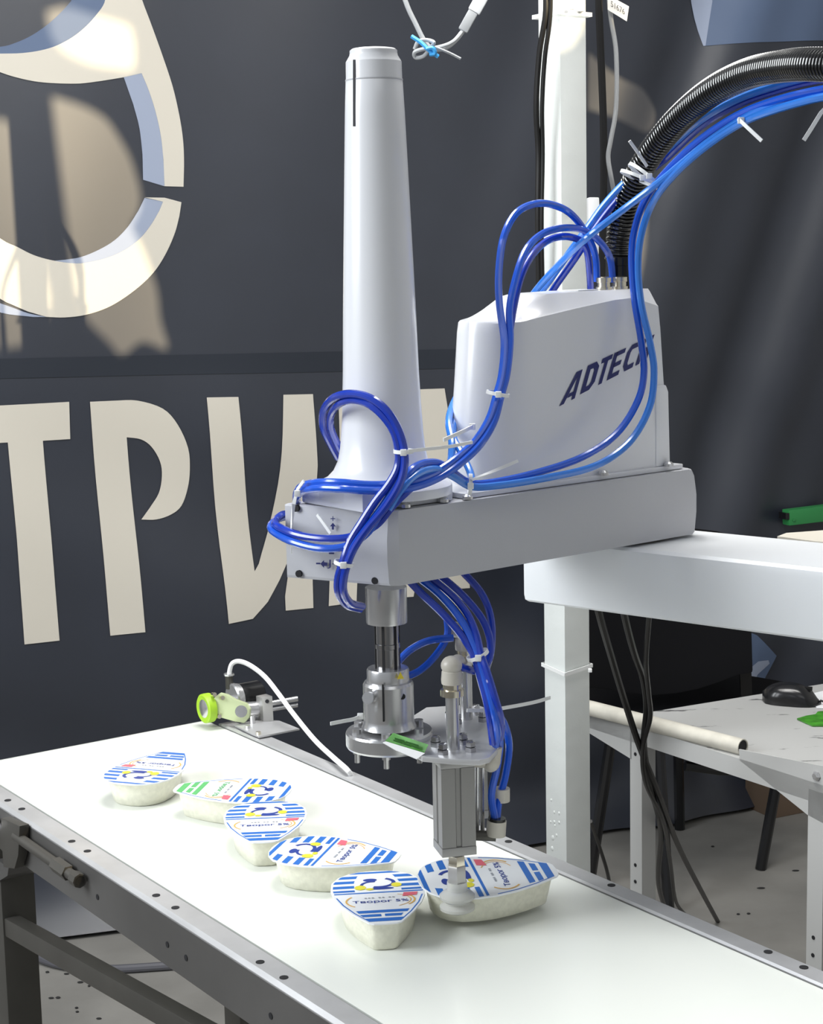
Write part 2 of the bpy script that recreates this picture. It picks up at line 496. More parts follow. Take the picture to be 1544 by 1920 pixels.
def disc_hole(px, py, parent, ax, plane_p, r=.0042):
    c = Wp(px, py, plane_p, ax)
    MB().lathe([(r, -.0012), (r, .0005)], c, ax, 12).fin('bolt_hole', M_HOLE, parent)
UPV = V3((0, 0, 1))
for x, y in ((14.6, 1500.8), (40.8, 1517), (134.6, 1577.6), (164, 1596), (293, 1679), (329, 1702), (488, 1804), (532.6, 1833)):
    disc_hole(x, y, near, UPV, V3((0, 0, BZ + .0021)))
for x, y in ((954, 1578), (1147, 1660), (1441, 1785), (1508, 1814)):
    disc_hole(x, y, far, UPV, V3((0, 0, BZ + .0021)))
for x, y in ((183, 1682), (314, 1771), (349, 1796), (508, 1905)):
    disc_hole(x, y, nside, -CN, cp(1, .7373, 0), .0032)
# tensioner on the near side
SP = cp(1, .728, 0)
ten = MB()
pa, pb = Wp(30, 1567, SP, CN), Wp(150, 1652, SP, CN)
ten.cyl(pa, pb, .0062, seg=12)
d = (pb - pa).normalized()
ten.cyl(pa + d * .115, pa + d * .15, .0088, seg=6).cyl(pb - d * .014, pb, .0082, seg=8)
ten.fin('tensioner_rod', M_DARKST, conv)
br = MB()
br.poly([Wp(x, y, cp(1, .736, 0), CN) for x, y in ((20, 1530), (55, 1545), (52, 1600), (45, 1625), (24, 1622), (22, 1592), (8, 1578), (8, 1560), (20, 1550))], -CN * .012)
br.fin('bearing_bracket', M_DARKST, conv, bevel=.001)
MB().lathe([(.004, 0), (.019, .001), (.021, .006), (.021, .03), (.010, .036)], Wp(-4, 1560, cp(1, .735, 0), CN), -CN, 18).fin('roller_bearing', M_STEEL, conv)
# legs and braces
def leg(s, n, top, parent, name='leg', w=.045):
    return MB().box(cp(s, n, top / 2), w, w, top, CA, CN).fin(name, M_DARKST, parent, bevel=.002)
sleg = Wp(2, 1700, cp(1, .76, 0), CN).dot(CA)
for s, n in ((sleg, .775), (sleg, 1.105), (.6, .775), (.6, 1.105)):
    leg(s, n, BZ - .062, conv)
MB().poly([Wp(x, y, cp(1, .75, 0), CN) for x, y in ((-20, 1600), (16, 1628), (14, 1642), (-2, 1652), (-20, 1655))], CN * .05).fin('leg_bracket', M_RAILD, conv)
q0, q1 = Wp(10, 1728, cp(1, .765, 0), CN), Wp(385, 1940, cp(1, .765, 0), CN)
dd = (q1 - q0).normalized()
MB().box((q0 + q1) / 2, (q1 - q0).length + .05, .02, .024, dd, CN, dd.cross(CN)).fin('diagonal_brace', M_DARKST, conv, bevel=.002)
MB().box(cp(sleg, .94, .30), .03, .33, .03, CA, CN).fin('cross_bar', M_DARKST, conv, bevel=.002)

# ------------------------------------------------------------------ tubs
def hw(x):
    k = [(-.070, 0), (-.0685, .014), (-.064, .026), (-.055, .037), (-.040, .0445), (-.020, .0465), (0, .0445), (.02, .039), (.042, .0295), (.058, .0205), (.0665, .0155), (.0692, .011), (.070, 0)]
    for (a, b), (c, d_) in zip(k, k[1:]):
        if a <= x <= c: return b + (d_ - b) * (x - a) / (c - a)
    return 0
LX = [-.070, -.0693, -.0685, -.064, -.060, -.055, -.048, -.040, -.030, -.020, -.010, 0, .01, .02, .031, .042, .05, .058, .0625, .0665, .0692, .070]
TH = .031
def outline(sc=1.0, z=0, ins=0.0):
    up = [V3((x * (1 - ins / .07), hw(x) * (1 - ins / .047), z)) for x in LX]
    dn = [V3((p.x, -p.y, z)) for p in up[-2:0:-1]]
    return up + dn
def band(x0, x1, y0=-1, y1=1, n=6, marg=.002):
    """print strip across the lid between x0 and x1, y in fractions of the half width"""
    xs = [x0 + (x1 - x0) * i / n for i in range(n + 1)]
    return [(x, y0 * max(hw(x) - marg, 0)) for x in xs] + [(x, y1 * max(hw(x) - marg, 0)) for x in xs[::-1]]
def ell(cx, cy, rx, ry, n=16, a0=0, a1=2 * math.pi):
    return [(cx + rx * math.cos(a0 + (a1 - a0) * i / n), cy + ry * math.sin(a0 + (a1 - a0) * i / n)) for i in range(n + (0 if a1 - a0 > 6.2 else 1))]
def arc(cx, cy, rx, ry, w, a0, a1, n=10):
    return ell(cx, cy, rx, ry, n, a0, a1) + ell(cx, cy, rx - w, ry - w, n, a1, a0)
def build_tub(variant):
    root = bpy.data.objects.new('curd_tub', None)
    root.empty_display_size = .03
    COL.objects.link(root)
    R = [outline(1, z, ins) for z, ins in ((0, .0135), (.0015, .0115), (.012, .0095), (TH - .003, .0065), (TH - .001, .006))]
    MB().rings(R).fin('tub_body', M_CURD, root, ang=.9)
    lid = MB().poly(outline(1, TH - .001), V3((0, 0, .0014))).fin('lid', M_LID, root, ang=.4)
    zt = TH + .0005
    acc = M_LGRN if variant == 'green' else M_LBLUE
    def pr(name, polys, m, dz=0.0):
        b = bmesh.new()
        for p in polys:
            vs = [b.verts.new((x, y, zt + dz)) for x, y in p]
            f = b.faces.new(vs)
        b.normal_update(); bmesh.ops.triangulate(b, faces=b.faces, ngon_method='EAR_CLIP')
        b.normal_update()
        for f in b.faces:
            if f.normal.z < 0: f.normal_flip()
        me = bpy.data.meshes.new(name)
        b.to_mesh(me); b.free()
        o = link(name, me, m, lid)
        if len(polys) > 1: o['kind'] = 'stuff'
        return o
    st = []
    for x0, x1 in ((-.0672, -.0625), (-.057, -.050), (-.044, -.037), (-.031, -.024), (-.019, -.014)):
        st += [band(x0, x1, -1, -.52 if x0 > -.06 else 0), band(x0, x1, .52 if x0 > -.06 else 0, 1)]
    st.append(arc(-.028, 0, .027, .024, .0022, 0, 2 * math.pi, 24) if False else band(-.0115, -.0085))
    pr('stripes', st, M_LBLUE)
    pr('emblem_swirl', [arc(-.036, .002, .014, .017, .004, -.4, 2.6), arc(-.030, -.004, .011, .013, .003, 2.9, 5.4), ell(-.044, -.006, .004, .007), ell(-.020, .004, .003, .012)], M_LNAVY, .0002)
    pr('flowers', [ell(-.028, .019, .006, .0055, 8), ell(-.024, -.017, .0065, .006, 8), ell(-.019, -.008, .003, .004, 8)], M_LYEL, .0003)
    pr('gold_ring', [arc(.012, 0, .022, .034, .0018, .9, 2.2), arc(.012, 0, .022, .034, .0018, 4.1, 5.4), arc(.012, 0, .019, .030, .0010, .6, 2.5)], M_LGOLD, .0002)
    pr('badge', [[(-.006, .024), (.004, .022), (.002, .036), (-.006, .038)]], M_LRED, .0003)
    pr('tip_bands', [band(.036, .0425, -.85, .85), band(.046, .052, -.9, -.1), band(.046, .052, .05, .75), band(.056, .064)], acc, .0001)
    pr('rim_line', [[(x, s * (hw(x) - .002)) for x in LX[11:18]] + [(x, s * (hw(x) - .0035)) for x in LX[17:10:-1]] for s in (-1, 1)], M_LBLUE)
    flat_text('lettering', 'Творог 5%', lambda a, b: (.0185 - .008 * b, -.027 + .054 * a, zt + .0003), M_LGRN if variant == 'green' else M_LNAVY, lid, .012)
    pr('date_print', [[(.0035, y), (.0035, y + .0022), (.0058, y + .0022), (.0058, y)] for y in (-.015, -.0115, -.008, -.0015, .002, .0085, .012)], M_LDATE, .0003)
    return root
def copy_tree(o, parent=None):
    c = o.copy(); COL.objects.link(c)
    if parent: c.parent = parent
    for ch in list(o.children): copy_tree(ch, c)
    return c
tubA = build_tub('blue'); tubB = build_tub('green')
usedA = [False]
def place_tub(px, py, p0, p1, z, label, src='blue', tilt=0.0, pos=None):
    if src == 'green': o = tubB
    elif not usedA[0]: o = tubA; usedA[0] = True
    else: o = copy_tree(tubA)
    a, b = Wz(*p0, z + TH), Wz(*p1, z + TH)
    c = pos or Wz(px, py, z + TH)
    o.location = (c.x, c.y, (pos.z if pos else z))
    ang = math.atan2(b.y - a.y, b.x - a.x)
    o.rotation_euler = (Matrix.Rotation(ang, 3, 'Z') @ Matrix.Rotation(tilt, 3, 'X')).to_euler()
    return tag(o, label, 'tub', 'curd tubs on the conveyor')
place_tub(283, 1439, (252, 1467), (338, 1412), BZ, 'drop-shaped curd tub at the far end of the row, tip pointing away')
place_tub(436, 1481, (540, 1486), (325, 1477), BZ, 'curd tub with green-printed tip, second from the far end of the row', 'green')
place_tub(497, 1540, (498, 1506), (493, 1575), BZ, 'curd tub with its tip towards the near rail, third from the far end')
place_tub(628, 1599, (510, 1590), (750, 1610), BZ, 'curd tub lying crosswise between two tubs that point to the near side')
place_tub(712, 1681, (707, 1637), (728, 1728), BZ, 'nearest curd tub on the belt, tip towards the near rail, partly under the lifted tub')
p6 = W(914, 1640, 1.640)
place_tub(0, 0, (783, 1642), (1052, 1618), p6.z - TH, 'lifted curd tub held up beside the suction cup of the gripper', tilt=math.radians(5), pos=V3((p6.x, p6.y, p6.z - TH)))

# ------------------------------------------------------------------ robot arm
K0 = W(738.5, 958.5, 1.572)
RU, RV = V3((.775, .632, 0)), V3((-.632, .775, 0))
KS = .93
def L(u, v, w): return K0 + (RU * u + RV * v + V3((0, 0, w))) * KS
UC, VC = .037, .062
AX = L(UC, VC, 0)                       # screw axis
robot = thing('robot_arm', (L(.385, VC, 0).x, L(.385, VC, 0).y, 0), 'white four-axis industrial robot arm with tall tapered shaft cover above the belt', 'robot arm')
# upper arm, slightly bulging ends
def arm_ring(w, b):
    pts = [(.006, 0), (.443 + b, 0), (.452 + b, .010), (.455 + b, .062), (.452 + b, .114), (.443 + b, .1235), (-.040, .1235), (-.047, .119), (-.0030 - b * .5, .006)]
    return [L(u, v, w) for u, v in pts]
arm = MB().rings([arm_ring(-.0757, -.004), arm_ring(-.073, 0), arm_ring(-.05, .003), arm_ring(-.03, .003), arm_ring(-.008, -.001), arm_ring(-.0015, -.005), arm_ring(0, -.010)]).fin('upper_arm', M_ARM, robot, ang=.25)
def L_rect(u0, u1, v0, v1, w0, w1, mb, r=0):
    mb.poly([L(u0, v0, w0), L(u1, v0, w0), L(u1, v1, w0), L(u0, v1, w0)], V3((0, 0, (w1 - w0) * KS)))
t = MB(); L_rect(-.030, .087, .011, .113, .0005, .019, t); t.fin('cover_flange', M_PAINT, robot, bevel=.002)
t = MB(); L_rect(.100, .432, .008, .116, .0005, .006, t); t.fin('cover_plate', M_PAINT, robot, bevel=.001)
for u, v in ((.020, .0065), (.070, .0065), (.30, .0055), (.405, .0055), (.10, .0035)):
    MB().lathe([(.0052, 0), (.0052, .003), (.003, .005)], L(u, v, .001 if u < .2 else .006), seg=10).fin('screw', M_STEEL, arm)
EN = (L(0, .006, 0) - L(-.047, .119, 0)).cross(V3((0, 0, 1))).normalized()
if EN.dot(V3((0, -1, 0))) < 0: EN = -EN
EP = L(-.003, .006, -.04)
for x, y in ((555, 953), (560, 1076), (703, 1089)):
    MB().lathe([(.0034, -.004), (.0034, .0004)], Wp(x, y, EP, EN), EN, 12).fin('screw_hole', M_HOLE, arm)
def on_end(x, y): return Wp(x, y, EP + EN * .0018, EN)
flat_text('marking', 'J4', lambda a, b: on_end(614 + 22 * a, 1066 - 17 * b + 1 * a), M_NAVY, arm)
flat_text('marking', '+', lambda a, b: on_end(620 + 9 * a, 977 - 9 * b), M_NAVY, arm)
me = bpy.data.meshes.new('marking')
me.from_pydata([on_end(x, y) for x, y in ((624.5, 980), (630, 987), (626.5, 987), (626.5, 993), (622.5, 993), (622.5, 987), (619, 987))], [], [tuple(range(7))])
link('marking', me, M_NAVY, arm)
flat_text('marking', '-', lambda a, b: on_end(593 + 8 * a, 1058 - 3 * b), M_NAVY, arm)
flat_text('marking', '-', lambda a, b: on_end(617 + 10 * a, 1039 - 3 * b), M_NAVY, arm)
me = bpy.data.meshes.new('marking')
ar = [(601, 1057), (608, 1050), (608, 1054), (614, 1055), (614, 1061), (608, 1061), (608, 1065)]
me.from_pydata([on_end(x, y) for x, y in ar], [], [tuple(range(7))])
link('marking', me, M_NAVY, arm)
# tapered shaft cover
def zt(y): return W(715, y, AX.y).z
col_prof = [(.070, 925), (.0705, 908), (.066, 900), (.058, 893), (.051, 880), (.0462, 862), (.0437, 840), (.0420, 812), (.0405, 770), (.0388, 700), (.0372, 600), (.0350, 480), (.0325, 350), (.0298, 210), (.0283, 152)]
b = MB()
off = lambda y: RU * 0
pr_ = [(r * KS, zt(y) - zt(925)) for r, y in col_prof]
b.lathe(pr_ + [(.0280 * KS, zt(151) - zt(925)), (.0277 * KS, zt(116) - zt(925)), (.0240 * KS, zt(104) - zt(925)), (.0238 * KS, zt(101) - zt(925))], V3((AX.x, AX.y, zt(925))), seg=48)
column = b.fin('shaft_cover', M_PAINT, robot, ang=.5)
MB().lathe([(.0236 * KS, 0), (.0236 * KS, .0035), (.0215 * KS, .005)], V3((AX.x, AX.y, zt(102))), seg=32).fin('cover_cap', M_PAINT, column, ang=.4)
MB().lathe([(.0284 * KS, 0), (.0287 * KS, .0008), (.0284 * KS, .0016)], V3((AX.x, AX.y, zt(152))), seg=48).fin('cover_seam', M_ARM, column)
# slot down the front
def on_col(x, y):
    r = .0277 + (.0298 - .0277) * max(0, y - 116) / 94
    if y < 116: r = .0277
    p0 = V3((AX.x, AX.y, 0)); dd = ray(x, y)
    o = V3((EYE.x, EYE.y)) - V3((AX.x, AX.y)); d2 = V3((dd.x, dd.y))
    a_, b_, c_ = d2.dot(d2), 2 * o.dot(d2), o.dot(o) - (r * KS) ** 2
    q = b_ * b_ - 4 * a_ * c_
    t_ = (-b_ - math.sqrt(max(q, 0))) / (2 * a_)
    return EYE + dd * t_
sl = MB()
pts = [on_col(665, y) + V3((-.0002, -.0004, 0)) for y in (112, 140, 170, 200, 237)]
sl.strap(pts, .0024, .0012, V3((1, 0, 0)))
sl.fin('slot', mat('slot_shadow_grey', (.10, .10, .11), .6), column)

# motor cover: loft along u
def hs(u):   # side shoulder height
    k = [(.10, .176), (.13, .178), (.16, .1785), (.19, .1795), (.2645, .1898), (.355, .2005), (.41, .186)]
    for (a, b_), (c, d_) in zip(k, k[1:]):
        if a <= u <= c: return b_ + (d_ - b_) * (u - a) / (c - a)
    return k[-1][1]
def hr(u):   # ridge height
    k = [(.10, .176), (.165, .180), (.19, .184), (.205, .190), (.228, .2020), (.245, .2050), (.30, .2060), (.37, .2060), (.405, .2060), (.42, .194)]
    for (a, b_), (c, d_) in zip(k, k[1:]):
        if a <= u <= c: return b_ + (d_ - b_) * (u - a) / (c - a)
    return k[-1][1]
mc = MB()
rings = []
us = [.195 - .0565 * math.cos(math.radians(a)) for a in (.5, 6, 12, 20, 29, 38, 48, 58, 68, 79)] + [.195, .205, .228, .245, .27, .30, .33, .36, .385, .400, .409, .412]
for u in us:
    t_ = max(0, (.195 - u) / .0565)
    hwid = .0495 * math.sqrt(max(0, 1 - t_ ** 2)) + .0005
    ub = u
    s_, r_ = hs(u), max(hr(u), hs(u) + .0005)
    if u > .40: s_ -= (u - .40) * .9; r_ -= (u - .40) * 1.0
    dr = min(.0035, hwid * .45)
    fr = lambda w: (.030 * w / .18) if u < .2 else 0      # front leans back with height
    lean = lambda w: ub + max(0, (.2 - ub) / .06) * .018 * (w / .18) - max(0, (ub - .4) / .012) * .012 * (w / .19)
    prof = [(-hwid, .006), (-hwid, .05), (-hwid + dr * .6, .11), (-hwid + dr, s_ * .93), (-hwid + dr + min(.0015, hwid * .1), s_ - .002), (-hwid + dr + min(.004, hwid * .25), s_)]
    inner = max(hwid - .014, hwid * .3)
    prof += [(-inner * .9, s_ + (r_ - s_) * .82), (-inner * .9 + min(.003, hwid * .1), r_)]
    full = prof + [(-v, w) for v, w in prof[::-1]]
    rings.append([L(lean(w), VC + v, w) for v, w in full])
cover = mc.rings(rings).fin('motor_cover', M_PAINT, robot, ang=.45)
# rear strip of the cover (wider lower band)
t = MB()
t.poly([L(u, .0105, w) for u, w in ((.39, .006), (.4135, .006), (.4105, .090), (.4065, .098), (.39, .098))], RV * (.103 * KS))
t.fin('cover_rear_band', M_PAINT, cover, bevel=.002)
# top label plate
tp = MB()
tp.poly([L(.302, .045, .2063), L(.335, .045, .2063), L(.335, .075, .2063), L(.302, .075, .2063)], V3((0, 0, .0006))); tp.fin('top_label', M_LABEL, cover)
# maker's lettering on the side, hand-built glyphs in a 1 x 1 cell
GL = {'A': [[(0, 0), (.26, 0), (.66, .80), (.66, .58), (.86, .58), (.86, 1), (.52, 1)], [(.66, .0), (.86, .0), (.86, .62), (.66, .62)], [(.36, .16), (.70, .16), (.70, .30), (.43, .30)]],
      'D': [[(0, 0), (.30, 0), (.30, 1), (0, 1)], [(.28, 0), (.62, 0), (.90, .22), (.90, .78), (.62, 1), (.28, 1), (.28, .80), (.50, .80), (.60, .70), (.60, .30), (.50, .20), (.28, .20)]],
      'T': [[(0, .82), (.9, .82), (.9, 1), (0, 1)], [(.30, 0), (.60, 0), (.60, .84), (.30, .84)]],
      'E': [[(0, 0), (.30, 0), (.30, 1), (0, 1)], [(.2, 0), (.86, 0), (.86, .18), (.2, .18)], [(.2, .41), (.78, .41), (.78, .58), (.2, .58)], [(.2, .82), (.86, .82), (.86, 1), (.2, 1)]],
      'C': [[(.86, 0), (.25, 0), (0, .24), (0, .76), (.25, 1), (.86, 1), (.86, .80), (.38, .80), (.30, .70), (.30, .30), (.38, .20), (.86, .20)]],
      'H': [[(0, 0), (.30, 0), (.30, 1), (0, 1)], [(.60, 0), (.86, 0), (.86, 1), (.62, 1)], [(.2, .41), (.66, .41), (.66, .59), (.2, .59)]]}
slots = [('A', .0, .205), ('D', .235, .165), ('T', .40, .135), ('E', .535, .155), ('C', .70, .15), ('H', .86, .15)]
side_p = L(0, VC - .0480, 0)
for ch, x0, wd_ in slots:
    for pl in [GL[ch]]:
        b = bmesh.new()
        for poly_ in pl:
            vs = []
            for gx, gy in poly_:
                tt = x0 + wd_ * gx
                px = 1049 + 166 * tt + 15 * gy
                py = 762 - 86 * tt - (56 - 8 * tt) * gy + (-2 if ch != 'A' else 0)
                q = Wp(px, py, side_p, RV)
                w_ = (q.z - K0.z) / KS
                vv = .0500 - (.0021 * max(0, min(1, (w_ - .05) / .06)) + .0014 * max(0, min(1, (w_ - .11) / .065)))
                q = Wp(px, py, L(0, VC - vv - .0006, 0), RV)
                vs.append(b.verts.new(q))
            b.faces.new(vs)
        b.normal_update(); bmesh.ops.triangulate(b, faces=b.faces, ngon_method='EAR_CLIP')
        b.normal_update()
        for f in b.faces:
            if f.normal.dot(-RV) < 0: f.normal_flip()
        me = bpy.data.meshes.new('letter')
        b.to_mesh(me); b.free()
        link('letter', me, M_NAVY, cover)
# fittings on the cover
for x, u in ((1120, .347), (1150, .373)):
    p = L(u, VC - .012, .2060)
    f = MB().lathe([(.0085, -.004), (.0085, .003), (.0068, .0032), (.0068, .0075), (.0078, .0078), (.0078, .0125), (.0045, .0135)], p, seg=12).fin('hose_fitting', M_NICKEL, cover)
pc = L(.392, VC + .004, .2060)
MB().lathe([(.0155, -.006), (.0155, .012), (.0140, .0125), (.0140, .024), (.0150, .0245), (.0150, .0325), (.012, .0335)], pc, seg=20).fin('conduit_gland', M_BLACK, cover)
for x, y in ((1078, 545), (1218, 550)):
    MB().lathe([(.003, 0), (.003, .002), (.001, .003)], W(x, y, 1.80), seg=8)
# base arm under the upper arm
J2 = L(.385, VC, 0)
D1, N1 = V3((.772, -.636, 0)).normalized(), V3((-.636, -.772, 0)).normalized()
ZT, ZB = EYE.z - KS * .3325, EYE.z - KS * .4092
def Q(tt, nn, z): return V3((J2.x, J2.y, 0)) + (D1 * tt + N1 * nn) * KS + V3((0, 0, z))
def ba_ring(z, e):
    pts = [(.75, .062 - e), (-.0935 + e, .062 - e), (-.0985 + e, .055), (-.1000 + e, .02), (-.1000 + e, -.05), (-.0985 + e, -.083), (-.0935 + e, -.09 + e), (.75, -.09 + e)]
    return [Q(a, c, z) for a, c in pts]
MB().rings([ba_ring(ZB, .0045), ba_ring(ZB + .0025, .001), ba_ring(ZB + .008, 0), ba_ring(ZT - .010, 0), ba_ring(ZT - .003, .0016), ba_ring(ZT, .006)]).fin('base_arm', M_ARML, robot, ang=.3)
MB().lathe([(.052, 0), (.052, .0075)], V3((J2.x, J2.y, ZT - .001)), seg=32).fin('joint_ring', M_DARKST, robot)
ped = MB().lathe([(.075, 0), (.075, ZB - .03), (.09, ZB - .001)], Q(.70, -.014, 0) , seg=32)
ped.fin('pedestal', M_ARML, robot, ang=.4)
# shaft, boss, hub
def at_axis(y): return W(722, y, AX.y).z
o2 = V3((AX.x, AX.y, 0))
def turned(name, prof, m, parent, seg=32):
    z0 = at_axis(prof[0][1])
    return MB().lathe([(r * KS, at_axis(y) - z0) for r, y in prof][::1], V3((AX.x, AX.y, z0)), seg=seg).fin(name, m, parent, ang=.4)
turned('boss', [(.0212, 1167), (.0215, 1164), (.0215, 1100)], M_STEEL, robot)
sh = turned('screw_shaft', [(.0125, 1256), (.0125, 1215), (.0132, 1214), (.0132, 1206), (.0125, 1205), (.0125, 1160)], M_SHAFT, robot)
for a in range(0, 360, 60):
    dv = V3((math.cos(math.radians(a + 12)), math.sin(math.radians(a + 12)), 0))
    MB().box(V3((AX.x, AX.y, (at_axis(1256) + at_axis(1165)) / 2)) + dv * .0116 * 1.0, .0014, .0026, at_axis(1165) - at_axis(1256), dv, dv.cross(UPV)).fin('groove', M_HOLE, sh)

# ------------------------------------------------------------------ vacuum gripper
zf = W(722, 1376, AX.y).z
grip = thing('vacuum_gripper', (AX.x, AX.y, zf), 'steel vacuum gripper with square cylinder and clear suction cup hanging from the robot shaft', 'gripper')
turned('clamp_collar', [(.0213, 1280), (.0222, 1277), (.0222, 1256), (.0213, 1252)], M_STEEL, grip)
sleeve = turned('clamp_sleeve', [(.0290, 1362), (.0268, 1352), (.0265, 1346), (.0265, 1282), (.0250, 1277)], M_STEEL, grip)
me = bpy.data.meshes.new('warning_sign')
tri = [W(745, 1273, AX.y - .0215), W(758, 1272, AX.y - .0195), W(751, 1259, AX.y - .0205)]
me.from_pydata([p + V3((0, -.0012, 0)) for p in tri], [], [(0, 1, 2)])
link('warning_sign', me, M_YELW, grip)
# slit and clamp screws on the sleeve
MB().box(W(719, 1318, AX.y - .0247), .0016, .003, at_axis(1284) - at_axis(1352)).fin('clamp_slit', M_HOLE, sleeve)
MB().cyl(W(693, 1308, AX.y - .021), W(690, 1309, AX.y - .0265), .0058, seg=12).fin('clamp_screw', M_STEEL, sleeve)
MB().cyl(W(754, 1306, AX.y - .0155), W(755, 1306, AX.y - .0206), .0030, seg=10).fin('clamp_hole', M_HOLE, sleeve)
flange = turned('flange_disc', [(.0445, 1398), (.0458, 1394), (.0458, 1372), (.0445, 1368)], M_STEEL, grip, 40)
for k, a in enumerate((200, 265, 330, 30, 110, 155)):
    dv = V3((math.cos(math.radians(a)), math.sin(math.radians(a)), 0)) * .036 * KS
    ztop = at_axis(1368)
    MB().lathe([(.0045, 0), (.0045, .005), (.0025, .0052)], V3((AX.x, AX.y, ztop)) + dv, seg=10).fin('flange_bolt', M_STEEL, flange)
    MB().lathe([(.0042, 0), (.0042, -.004), (.0028, -.0042), (.0028, -.013)], V3((AX.x, AX.y, at_axis(1398))) + dv, seg=10).fin('flange_bolt', M_STEEL, flange)
zp = at_axis(1380)
pl = [Wz(x, y, zp) for x, y in ((768, 1385), (775, 1408), (792, 1418), (845, 1423), (900, 1425), (918, 1420), (932, 1405), (938, 1392), (930, 1350), (915, 1328), (890, 1320), (800, 1326), (770, 1345))]
plate = MB().poly(pl, V3((0, 0, -.0055))).fin('mounting_plate', M_RAIL, grip, bevel=.0008)
CYL = Wz(850, 1404, zp)            # front cylinder axis
CYL2 = Wz(875, 1348, zp)           # rear cylinder axis
X1 = V3((.97, .24, 0)).normalized(); Y1 = V3((-.24, .97, 0)).normalized()
def zc(y, c=CYL): return W(850, y, c.y).z
for c, nm in ((CYL, 0), (CYL2, 1)):
    dz = c.z - zp
    zb_, zt_ = zc(1595) , zp - .0055
    sq = [(-.0165, -.0165), (-.003, -.0165), (-.002, -.0150), (.002, -.0150), (.003, -.0165), (.0165, -.0165), (.0165, -.003), (.015, -.002), (.015, .002), (.0165, .003), (.0165, .0165), (-.0165, .0165), (-.0165, .003), (-.015, .002), (-.015, -.002), (-.0165, -.003)]
    body = MB().poly([V3((c.x, c.y, zb_ + .009)) + X1 * a + Y1 * b_ for a, b_ in sq], V3((0, 0, zt_ - zb_ - .018))).fin('cylinder_body', M_ALUD, grip, ang=.3)
    for z0 in (zb_, zt_ - .0088):
        MB().box(V3((c.x, c.y, z0 + .0044)), .034, .034, .0086, X1, Y1).fin('end_cap', M_ALUE, body, bevel=.0008)
    # rod standing on the plate, hex nuts around it
    rt = zc(1300) if nm == 0 else zc(1236, c)
    MB().lathe([(.0064, 0), (.0064, rt - zp)], V3((c.x, c.y, zp - .001)), seg=20).fin('guide_rod', M_STEEL, body)
    MB().lathe([(.0112, 0), (.0112, .006), (.0085, .0065), (.0085, .012)], V3((c.x, c.y, rt - .002)), seg=12).fin('hose_fitting', M_NICKEL, body)
    MB().lathe([(.0098, 0), (.0102, .004), (.0095, .012), (.0075, .014)], V3((c.x, c.y, rt + .0095)), seg=16).fin('elbow_socket', M_ELBOW, body)
    MB().ball(V3((c.x, c.y, rt + .027)), .0103, .0103, .0092).fin('elbow', M_ELBOW, body)
    MB().cyl(V3((c.x, c.y, rt + .027)), V3((c.x, c.y, rt + .027)) + (V3((.007, .012, .0)) if nm == 0 else V3((-.014, .004, .004))), .0078).fin('elbow_arm', M_ELBOW, body)
    for a, b_ in ((-.0135, -.0135), (.0135, -.0135), (-.0135, .0135), (.0135, .0135)):
        q = V3((c.x, c.y, zp)) + X1 * a + Y1 * b_
        MB().lathe([(.0056, 0), (.0056, .0045), (.0040, .0048), (.0048, .0052), (.0048, .0095), (.003, .0105)], q, seg=6).fin('nut', M_SHAFT, plate)
# suction stem and cup under the front cylinder
cx, cy = W(857, 1640, CYL.y).x, CYL.y
def zq(y): return W(857, y, CYL.y).z
def stem(name, prof, m, seg=20, parent=grip):
    z0 = zq(prof[0][1])
    return MB().lathe([(r, zq(y) - z0) for r, y in prof], V3((cx, cy, z0)), seg=seg).fin(name, m, parent, ang=.5)
stem('piston_rod', [(.0055, 1612), (.0055, 1590)], M_SHAFT)
stem('lock_nut', [(.0080, 1622), (.0088, 1620), (.0088, 1606), (.0080, 1603)], M_NICKEL, 6)
stem('hex_socket', [(.0088, 1654), (.0096, 1651), (.0096, 1624), (.0088, 1621)], M_ALU, 6)
cup = stem('suction_cup', [(.0140, 1706), (.0168, 1703), (.0170, 1698), (.0130, 1692), (.0125, 1689), (.0168, 1683), (.0172, 1678), (.0150, 1674), (.0100, 1668), (.0095, 1652)], M_CUP, 32)
# side ports and clear sight tubes behind the front cylinder
for x, y, r in ((921, 1425, .0095),):
    MB().ball(W(x, y, 1.60), r, r, r * 1.25).fin('elbow', M_ELBOW, grip)
MB().cyl(W(888, 1424, 1.600), W(918, 1426, 1.60), .0075).fin('elbow_arm', M_ELBOW, grip)
MB().cyl(W(926, 1400, 1.60), W(922, 1430, 1.60), .0085).fin('elbow_arm', M_ELBOW, grip)
MB().cyl(W(932, 1538, 1.60), W(930, 1566, 1.60), .0095).fin('elbow_socket', M_ELBOW, grip)
MB().cyl(W(932.5, 1533, 1.60), W(932, 1539, 1.60), .0085).fin('release_ring', M_BLACK, grip)
MB().cyl(W(941, 1478, 1.612), W(941, 1502, 1.612), .0080).fin('elbow_socket', M_ELBOW, grip)
MB().cyl(W(886, 1566, 1.60), W(930, 1568, 1.60), .0050).fin('elbow_arm', M_DARKST, grip)
for x in (895, 905):
    MB().cyl(W(x, 1435, 1.61), W(x, 1560, 1.61), .0022, seg=8).fin('sight_rod', M_STEEL, grip)

